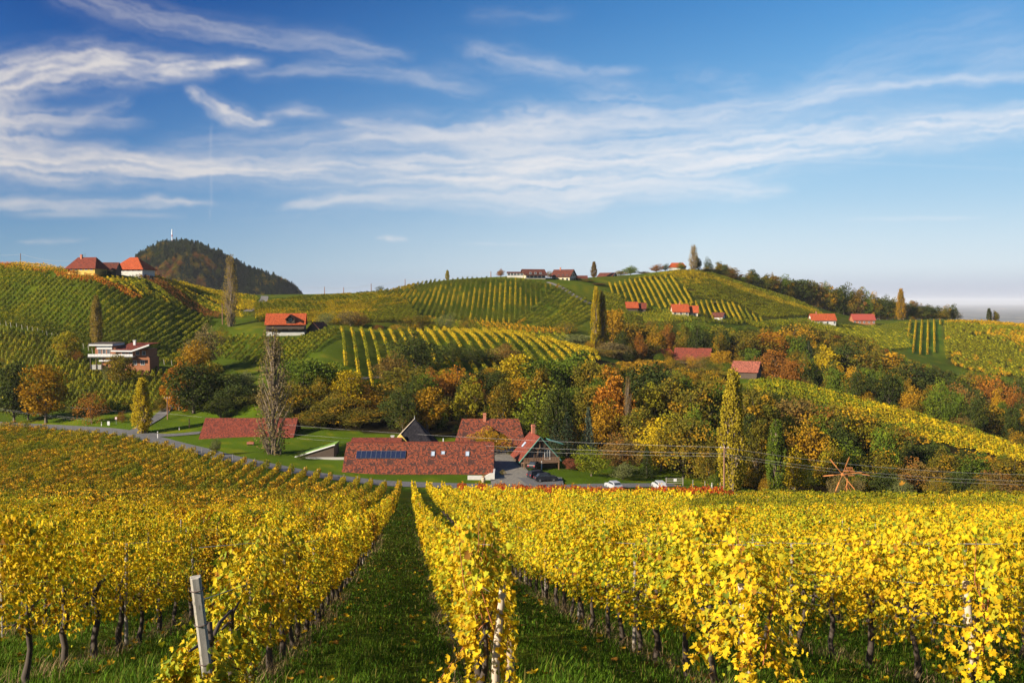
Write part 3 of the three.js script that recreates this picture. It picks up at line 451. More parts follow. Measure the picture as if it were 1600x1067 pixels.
  if (far.length) { const m = instances('trunk', trunkGeos[Math.abs(k) & 3], bark, far, null, row); }
  if (farStakes.length) instances('stake', stakeGeo, postWood, farStakes, null, row);
  if (k < 12 && end > 100) { const d = end - 0.4, x = x0 + ROW_U * d, p = part('end_post', postGeo, postWood, row); p.position.set(x - O.x, ground(x, d) - O.y, -d - O.z); p.rotation.x = -0.15; }
  if (Math.abs(k - 0.5) < 3) for (const hgt of [0.72, 1.15, 1.6]) { const pts = [], rad = []; for (let d = start + 0.1; d < 45; d += 2.5) { const x = x0 + ROW_U * d; pts.push(V3(x - O.x, ground(x, d) + hgt - O.y, -d - O.z)); rad.push(0.0035); } if (pts.length > 2) part('wire', tube(pts, rad, 4), wireMat, row); }
}
// the near ends: every leaf placed on its own; the largest are parts of the row
const leafShades = {};
for (const pal of ['yellow', 'leafy']) PALETTES[pal].forEach((p, i) => { for (let v = 0; v < 2; v++) { const k = v ? 1.08 : 0.86; leafShades[pal + i + v] = new THREE.MeshPhysicalMaterial({ name: 'vine_leaf', color: rgb(p[1] * k, p[2] * k, p[3] * k), roughness: 0.75, specularIntensity: 0.2, transmission: 0.42, thickness: 0, vertexColors: true, side: THREE.DoubleSide }); } });
const leafGeos = [0, 1, 2, 3, 4, 5, 6, 7, 8, 9].map((s) => { const r = rng(60 + s), L = Leaves(); addLeaf(L, LOBES, 0, 0, 0, LQ.identity(), 1, [1, 1, 1], (r() - 0.36) * 1.4, r); return leavesGeom(L); });
const shootMat = mat('vine_shoot', rgb(0.3, 0.1, 0.03));
for (const N of nearRows) {
  if (!N) continue;
  const { row, k, x0, start, items } = N, r = rng(4400 + k), O = row.position, all = [];
  const last = items[items.length - 1], stop = last[0] + last[2] / 2;
  const count = Math.round((stop - start) * 1050);
  for (let i = 0; i < count; i++) {
    const d = k === -1 && i % 5 === 0 ? lerp(start - 0.75, start + 0.1, r()) : lerp(start - 0.25, stop, r()), x = x0 + ROW_U * d, g = ground(x, d), v = Math.pow(r(), 0.9), front = clamp((d - start) / 1.4, 0, 1);
    const low = k === -1 ? lerp(0.1, 0.55, clamp((d - start) / 2.5, 0, 1)) : lerp(0.12, 0.58, front), high = k === -1 ? lerp(0.75, 1.7, clamp((d - start - 0.8) / 2.2, 0, 1)) : lerp(1.45, 1.75, front);
    const y = lerp(low + (noise(d * 2.3, k * 9) - 0.5) * 0.4, high + (noise(d * 1.6, k * 5 + 2) - 0.5) * 0.5 + (r() < 0.07 ? r() * 0.35 : 0), v);
    const th = (k === 0 ? 0.22 : 0.27) * (0.6 + 0.6 * noise(d * 2.2 + k, y * 2.2)), side = r() < 0.5 ? 1 : -1, off = side * th * Math.pow(r(), 0.4);
    const pal = k === -1 && d < 11 ? 'leafy' : noise(d * 1.1 + k * 4, y * 1.3 + 5) > 0.66 ? 'leafy' : 'yellow';
    let t = r(), pi = 0; PALETTES[pal].forEach((p, q) => { if (t > 0) pi = q; t -= p[0]; });
    all.push({ x: x + off, y: g + y, d, side, pal, pi, v: r() < 0.5 ? 0 : 1, s: 0.066 * (0.42 + 0.3 * r() + 0.85 * r() * r()), see: d * 0.9 - Math.abs(off) * 1.5 - (off * (k > 0 ? -1 : k < 0 ? 1 : 0) > 0 ? 1.0 : 0) });
  }
  if (k === 0 || k === 1) for (let b = 0; b < (k === 0 ? 2 : 3); b++) {     // shoots that hang out of the row's end
    const dir = k === 0 ? V3(-0.78 + b * 1.1, -0.75 + b * 0.2, 0.1) : V3(0.5 - b * 0.55, -0.4 + b * 0.25, 0.3), d0 = start + 0.4 + b * 0.2, p0 = V3(x0 + ROW_U * d0, ground(x0 + ROW_U * d0, d0) + (k === 0 ? 0.85 : 0.7), -d0), pts = [];
    for (let i = 0; i <= 8; i++) pts.push(p0.clone().addScaledVector(dir, i * 0.11).add(V3(0, -0.012 * i * i * 0.35, 0)));
    part('shoot', tube(pts.map((p) => p.clone().sub(O)), pts.map((_, i) => 0.007 - i * 0.0006), 5), shootMat, row);
    pts.forEach((p, i) => { if (i > 1) for (let q = 0; q < 5; q++) all.push({ x: p.x + (r() - 0.5) * 0.14, y: p.y + (r() - 0.5) * 0.14, d: -p.z + (r() - 0.5) * 0.12, side: r() < 0.5 ? 1 : -1, pal: 'yellow', pi: r() < 0.7 ? 0 : 1, v: q & 1, s: 0.085 * (0.6 + 0.6 * r()), see: 5 }); });
  }
  for (let b = 0; b < (k === -1 ? 0 : 3); b++) { const d0 = start + r() * 1.2, x = x0 + ROW_U * d0, g = ground(x, d0), p0 = V3(x + (r() - 0.5) * 0.2, g + 0.5 + r() * 0.4, -d0 + 0.2), e = p0.clone().add(V3((r() - 0.5) * 0.5, 0.7 + r() * 0.6, (r() - 0.3) * 0.2)); part('shoot', tube([p0.sub(O), p0.clone().lerp(e.clone().sub(O), 0.5).add(V3((r() - 0.5) * 0.3, 0, 0.08)), e.clone().sub(O)], [0.007, 0.006, 0.003], 5), shootMat, row); }
  all.sort((a, b) => a.see - b.see);
  const rest = {};
  all.forEach((f, i) => {
    leafTurn(LQ, r, f.side); const turned = new THREE.Quaternion().setFromAxisAngle(V3(0, 1, 0), ROW_TURN).multiply(LQ);
    if (i < 280) { const m = part('leaf', leafGeos[i % 10], leafShades[f.pal + f.pi + f.v], row); m.position.set(f.x - O.x, f.y - O.y, -f.d - O.z); m.quaternion.copy(turned); m.scale.setScalar(f.s * 1.05); return; }
    const key = f.pal + f.pi + f.v; (rest[key] ??= []).push(new THREE.Matrix4().compose(V3(f.x - O.x, f.y - O.y, -f.d - O.z), turned, V3(f.s, f.s, f.s)));
  });
  let gi = 0; for (const key in rest) instances('foliage', leafGeos[gi++ % 10], leafShades[key], rest[key], null, row);
  // end post
  const d = start + (k === -1 ? -0.1 : k === 0 ? 0.16 : 0.55), x = x0 + ROW_U * d, g = ground(x, d);
  if (k === -1) {
    const sh = new THREE.Shape(); const w = 0.037; sh.moveTo(-w, -w * 0.6); sh.lineTo(-w * 0.6, -w); sh.lineTo(w * 0.6, -w); sh.lineTo(w, -w * 0.6); sh.lineTo(w, w); sh.lineTo(-w, w); sh.closePath();
    const pg = new THREE.ExtrudeGeometry(sh, { depth: 1.72, bevelEnabled: true, bevelSize: 0.004, bevelThickness: 0.004, bevelSegments: 1 }).rotateX(-Math.PI / 2);
    const p = part('end_post', pg, paleConcrete, row, 'pale leaning square concrete end post'); p.position.set(x - O.x + 0.22, g - O.y - 0.26, -d - O.z + 0.1); p.rotation.set(0.1, 0.3, 0.07);
    for (const hh of [1.0, 1.33, 1.62]) { const b = part('wire', new THREE.TorusGeometry(0.053, 0.005, 5, 12).rotateX(Math.PI / 2).translate(0, hh, 0), mat('rusty_wire', rgb(0.09, 0.06, 0.05)), p); }
  } else {
    const lean = k === 0 ? 0.08 : -0.06, p = part('end_post', tube([V3(0, -0.2, 0), V3(0.01, 0.5, 0), V3(lean * 0.5, 0.8, -0.02), V3(lean, 1.2, -0.04)], [0.04, 0.039, 0.037, 0.034], 10), mat('weathered_wood', rgb(0.4, 0.33, 0.25)), row, 'pale weathered wooden end post');
    p.position.set(x - O.x + (k === 0 ? 0.05 : 0), g - O.y, -d - O.z);
    if (k === 0) { const q = part('end_post', tube([V3(0, -0.2, 0), V3(0.01, 0.35, -0.02), V3(-0.03, 0.9, -0.05)], [0.05, 0.045, 0.02], 8), mat('split_wood', rgb(0.3, 0.22, 0.15)), row); q.position.set(x - O.x + 0.16, g - O.y, -d - O.z + 0.02); q.rotation.z = -0.08; }
  }
}

// far vineyards: each row that can be told apart is a row of its own
const farPost = new THREE.BoxGeometry(0.16, 1.9, 0.16).translate(0, 0.9, 0);
for (const b of BLOCKS) {
  const P = b.plan, [ux, ud] = b.dir, nx = -ud, nd = ux, r = rng(b.name.length * 71 + b.name.charCodeAt(0));
  let lo = 1e9, hi = -1e9; for (const [x, d] of P) { const t = x * nx + d * nd; lo = Math.min(lo, t); hi = Math.max(hi, t); }
  const bag = {}; let O = null, made = 0;
  for (let t = lo + b.gap * 0.5; t < hi; t += b.gap) {
    const cut = [];
    for (let i = 0; i < P.length; i++) { const [ax, ad] = P[i], [bx, bd] = P[(i + 1) % P.length], ta = ax * nx + ad * nd, tb = bx * nx + bd * nd; if ((ta > t) !== (tb > t)) { const w = (t - ta) / (tb - ta), x = lerp(ax, bx, w), d = lerp(ad, bd, w); cut.push(x * ux + d * ud); } }
    cut.sort((a, c) => a - c);
    for (let i = 0; i + 1 < cut.length; i += 2) {
      const a = cut[i] + r() * 0.8, e = cut[i + 1] - r() * 0.8; if (e - a < 6) continue;
      const sx = nx * t + ux * a, sd = nd * t + ud * a;
      let row = null;
      if (!b.stuff) { row = thing('vine_row', b.label, 'vine row', [sx, ground(sx, sd), -sd], 0, b.group); O = row.position; made++; }
      else O ??= V3(sx, ground(sx, sd), -sd);
      const rust = b.rust && Math.abs((t - lo) / (hi - lo) - 0.68) < 0.1, lists = b.stuff ? bag : {}, turn = Math.atan2(ud, ux), tilt = (b.name === 'far_hill' && r() < 0.3) ? 0.8 : 1;
      const base = r() < b.mix ? 1 : 0;
      for (let q = a; q < e; q += 5) {
        if (r() < (b.stuff ? 0.06 : 0.035)) continue;
        const m = q + 2.5, x = nx * t + ux * m, d = nd * t + ud * m, y = ground(x, d), y2 = ground(x + ux, d + ud), n = fbm(x / 26, d / 26 + 9, 3) + (r() - 0.5) * 0.2 + base * 0.06;
        const pal = rust ? 'rust' : n < 0.5 ? b.pal[0] : b.pal[1], key = pal + '|' + Math.floor(r() * 2), tint = 1.15 * (0.8 + 0.4 * r()) * tilt * (0.8 + 0.4 * fbm(x / 40 + 70, d / 40, 2));
        (lists[key] ??= [[], []])[0].push(matrix(x - O.x, y - O.y, -d - O.z, turn + (b.stuff ? (r() - 0.5) * 0.5 : 0), 1, 0.8 + 0.4 * r(), (b.name === 'far_hill' ? 0.85 : 1) * (0.85 + 0.3 * r()), Math.atan2(y2 - y, 1)));
        lists[key][1].push(rgb(tint, tint, tint));
      }
      if (row) {
        for (const key in lists) { const [p, v] = key.split('|'); instances('foliage', chunk(3, p, +v), vineLeafMat, lists[key][0], lists[key][1], row); }
        if (b.posts) { const p = part('end_post', farPost, paleConcrete, row); p.position.set(-ux * 0.3, 0, ud * 0.3); p.rotation.z = 0.12; }
      }
    }
  }
  if (b.stuff) {
    const g = new THREE.Group(); g.name = numbered('vineyard'); g.position.copy(O); scene.add(g); tag(g, b.stuff, 'vineyard', null, 'stuff');
    for (const key in bag) { const [p, v] = key.split('|'); instances('foliage', chunk(3, p, +v), vineLeafMat, bag[key][0], bag[key][1], g); }
  }

}

// ---------------------------------------------------------------- trees
const barkMat = mat('tree_bark', rgb(0.1, 0.075, 0.05)), paleBark = mat('pale_bark', rgb(0.17, 0.125, 0.08));
const CROWN = {   // crown colours
  darkgreen: [0.045, 0.065, 0.012], olive: [0.115, 0.115, 0.012], green: [0.09, 0.135, 0.012], lime: [0.2, 0.235, 0.016], yellowgreen: [0.27, 0.25, 0.014], yellow: [0.56, 0.38, 0.012], gold: [0.48, 0.25, 0.012],
  orange: [0.44, 0.165, 0.014], rust: [0.25, 0.1, 0.018], brown: [0.2, 0.135, 0.035], greybrown: [0.2, 0.15, 0.07], pine: [0.034, 0.05, 0.02], spruce: [0.04, 0.06, 0.03], bluespruce: [0.09, 0.12, 0.1], oliveyellow: [0.36, 0.27, 0.02], tawny: [0.34, 0.235, 0.05], pink: [0.32, 0.1, 0.06], sage: [0.17, 0.18, 0.07],
};
for (const c of Object.values(CROWN)) { c[0] *= 0.8; c[1] *= 0.8; c[2] *= 0.62; }
const MIXED = { yellow: 'yellowgreen', gold: 'olive', orange: 'gold', rust: 'orange', olive: 'gold', green: 'lime', lime: 'yellowgreen', yellowgreen: 'gold', brown: 'rust', darkgreen: 'olive', greybrown: 'brown' };
const crownMat = (c) => leafMat('crown_' + c, rgb(1, 1, 1), { transmission: 0.3 });
const WORD = { darkgreen: 'dark green', yellowgreen: 'yellow green', greybrown: 'grey brown', lime: 'light green', sage: 'grey green' };
const TRUNKS = {};
// A crown of unit height: clumps of leaves round limbs. kind: round, oval, tall, column, cone, bush, wispy
function crownGeo(kind, v, colorName) {
  const seed = v * 97 + kind.length * 13 + kind.charCodeAt(0) * 7, r = rng(seed), L = Leaves(), C = CROWN[colorName], M = CROWN[MIXED[colorName] ?? colorName], limbs = [];
  const q = new THREE.Quaternion(), e = new THREE.Euler();
  const leaf = (x, y, z, s, k, m) => { e.set((r() - 0.5) * 2.6, r() * 6.283, (r() - 0.5) * 2.6); q.setFromEuler(e); const w = 0.72 + 0.56 * r(); addLeaf(L, null, x, y, z, q, s * (0.7 + 0.6 * r()), [lerp(C[0], M[0], m) * w * k, lerp(C[1], M[1], m) * w * k, lerp(C[2], M[2], m) * w * k], r() * 0.8, r); };
  if (kind === 'cone') {
    for (let t = 0; t < 26; t++) {
      const y = 0.06 + 0.92 * (t / 26), R = 0.25 * Math.pow(1 - t / 26, 0.85) + 0.012, n = Math.max(4, Math.round(11 * (1 - t / 30)));
      for (let b = 0; b < n; b++) { const a = b / n * 6.283 + t * 1.7 + r() * 0.5, len = R * (0.75 + 0.4 * r()), k = 0.8 + 0.4 * r(); for (let i = 0; i < 16; i++) { const f = Math.pow(r(), 0.7), w = (r() - 0.5) * 0.05 * (1 - f * 0.5); leaf(Math.cos(a) * len * f - Math.sin(a) * w, y - 0.075 * f * f * (len / 0.2) + (r() - 0.5) * 0.018, Math.sin(a) * len * f + Math.cos(a) * w, 0.024, k, 0); } }
    }
  } else if (kind === 'column' || kind === 'wispy') {
    const W = 0.12, n = kind === 'wispy' ? 150 : 190;
    const prof = (y) => (kind === 'wispy' ? 0.95 : 1) * W * Math.pow(Math.sin(Math.PI * Math.pow(clamp((y - 0.03) / 0.98, 0, 1), 0.62)), 0.6) + 0.006;
    for (let c = 0; c < n; c++) {
      const y = 0.06 + 0.92 * (c + r()) / n, a = r() * 6.283, R = prof(y) * (0.35 + 0.65 * Math.sqrt(r())) * (0.8 + 0.45 * noise(a * 1.3 + v * 5, y * 9)), x = Math.cos(a) * R, z = Math.sin(a) * R, h = 0.035 + 0.03 * r(), k = 0.8 + 0.4 * r(), m = r() * r();
      limbs.push([V3(x * 0.25, y - 0.13 - 0.08 * r(), z * 0.25), V3(x * 0.8, y - 0.03, z * 0.8), V3(x, y + h, z)]);
      const nl = kind === 'wispy' ? 16 : 40; for (let i = 0; i < nl; i++) leaf(x + (r() - 0.5) * 0.045, y + (r() - 0.5) * h * 2.6, z + (r() - 0.5) * 0.045, kind === 'wispy' ? 0.0125 : 0.017, k, m);
    }
  } else {
    const spec = { round: [0.42, 0.44, 0.51, 0.15, 60], oval: [0.32, 0.46, 0.5, 0.125, 60], tall: [0.27, 0.47, 0.5, 0.11, 60], bush: [0.56, 0.46, 0.44, 0.19, 40] }[kind], [rw, rh, cy, cr, n] = spec;
    for (let c = 0; c < n; c++) {
      const t = (c + 0.5) / n, up = 1 - 2 * t, a = c * 2.39996 + r() * 0.9, fr = c % 5 === 4 ? 0.35 : (0.62 + 0.34 * r()) * (0.72 + 0.56 * noise(Math.cos(a) * 1.4 + v * 9 + 20, Math.sin(a) * 1.4 + up * 1.7 + 20)), s = Math.sqrt(Math.max(0, 1 - up * up)), egg = kind === 'tall' ? 1 - 0.25 * up : up > 0 ? 1 - 0.16 * up : 1 + 0.1 * up;
      const x = Math.cos(a) * s * rw * fr * egg, z = Math.sin(a) * s * rw * fr * egg, y = cy + up * rh * fr + (r() - 0.5) * 0.05, R = cr * (0.6 + 0.65 * r()), k = 0.82 + 0.36 * r(), m = r() < 0.3 ? r() : r() * 0.25;
      limbs.push([V3(0, Math.max(0.06, y * 0.42 - 0.02), 0), V3(x * 0.5, y * 0.78, z * 0.5), V3(x * 0.95, y, z * 0.95)]);
      const nl = kind === 'bush' ? 52 : 62; for (let i = 0; i < nl; i++) { const uu = r() * 2 - 1, aa = r() * 6.283, ss = Math.sqrt(1 - uu * uu), d = R * (0.45 + 0.6 * Math.pow(r(), 0.6)); leaf(x + Math.cos(aa) * ss * d, y + uu * d * 0.78, z + Math.sin(aa) * ss * d, 0.031, k, m); }
    }
  }
  const tk = kind + v;
  if (!TRUNKS[tk]) {
    const hgt = kind === 'cone' ? 0.96 : kind === 'column' || kind === 'wispy' ? 0.94 : kind === 'bush' ? 0.3 : 0.68, w = kind === 'column' || kind === 'wispy' ? 0.016 : 0.021, p = [], rad = [];
    for (let i = 0; i <= 6; i++) { p.push(V3((r() - 0.5) * 0.02 * i / 3, i / 6 * hgt - 0.03, (r() - 0.5) * 0.02 * i / 3)); rad.push(w * (i ? 1 - i / 6.6 : 1.5)); }
    const parts = [tube(p, rad, 7)]; limbs.forEach((l, i) => { if (kind === 'wispy' || i % 3 === 0) parts.push(tube(l, kind === 'wispy' ? [0.005, 0.003, 0.0012] : [0.009, 0.005, 0.002], 4, false)); });
    TRUNKS[tk] = mergeGeometries(parts);
  }
  return leavesGeom(L);
}
const CROWNS = {}; const crownOf = (kind, v, c) => CROWNS[kind + v + c] ??= crownGeo(kind, v, c);
const treeSpots = [];
const NAME_OF = { cone: 'conifer_tree', column: 'poplar_tree', wispy: 'poplar_tree', bush: 'bush' };
const ASPECT = { round: 0.86, oval: 0.68, tall: 0.58, column: 0.235, wispy: 0.23, cone: 0.5, bush: 1.25 };   // crown width over height
function tree(px, d, height, width, kind, color, label, group, v) {
  const x = (px - CX) / F * d, y = ground(x, d), r = rng(Math.round(px * 7 + d * 13));
  v ??= Math.floor(r() * 3);
  const t = thing(NAME_OF[kind] ?? 'broadleaf_tree', label, kind === 'bush' ? 'bush' : 'tree', [x, y - 0.1, -d], r() * 6.28, group), w = width / (height * ASPECT[kind]);
  const crown = part('crown', crownOf(kind, v, color), crownMat(color), t); crown.scale.set(height * w, height, height * w);
  const trunk = part('trunk', TRUNKS[kind + v], kind === 'column' || kind === 'wispy' ? paleBark : barkMat, t); trunk.scale.copy(crown.scale);
  treeSpots.push([x, d, width * 0.5]);
  return t;
}
// lines of the photograph that no filling tree may rise above
const lineY = (L, px) => { let i = 0; while (i < L.length - 2 && px > L[i + 1][0]) i++; return lerp(L[i][1], L[i + 1][1], clamp((px - L[i][0]) / (L[i + 1][0] - L[i][0]), 0, 1)); };
const NEAR_TOPS = [[430, 600], [500, 585], [560, 605], [640, 575], [760, 570], [860, 562], [1000, 572], [1050, 578], [1110, 578], [1150, 598], [1180, 606], [1240, 613], [1300, 625], [1350, 641], [1400, 659], [1450, 682], [1500, 698], [1580, 711], [1640, 718]], BACK_TOPS = [[920, 520], [960, 494], [1000, 503], [1060, 502], [1120, 506], [1180, 510], [1230, 504], [1290, 512], [1340, 524], [1400, 552], [1450, 566], [1500, 580], [1640, 595]];
const nearLimit = (px) => lineY(NEAR_TOPS, px), backLimit = (px, d) => (d < 400 && px > 1020 && px < 1200 ? (d < 335 && px > 1130 ? 590 : 568) : lineY(BACK_TOPS, px));
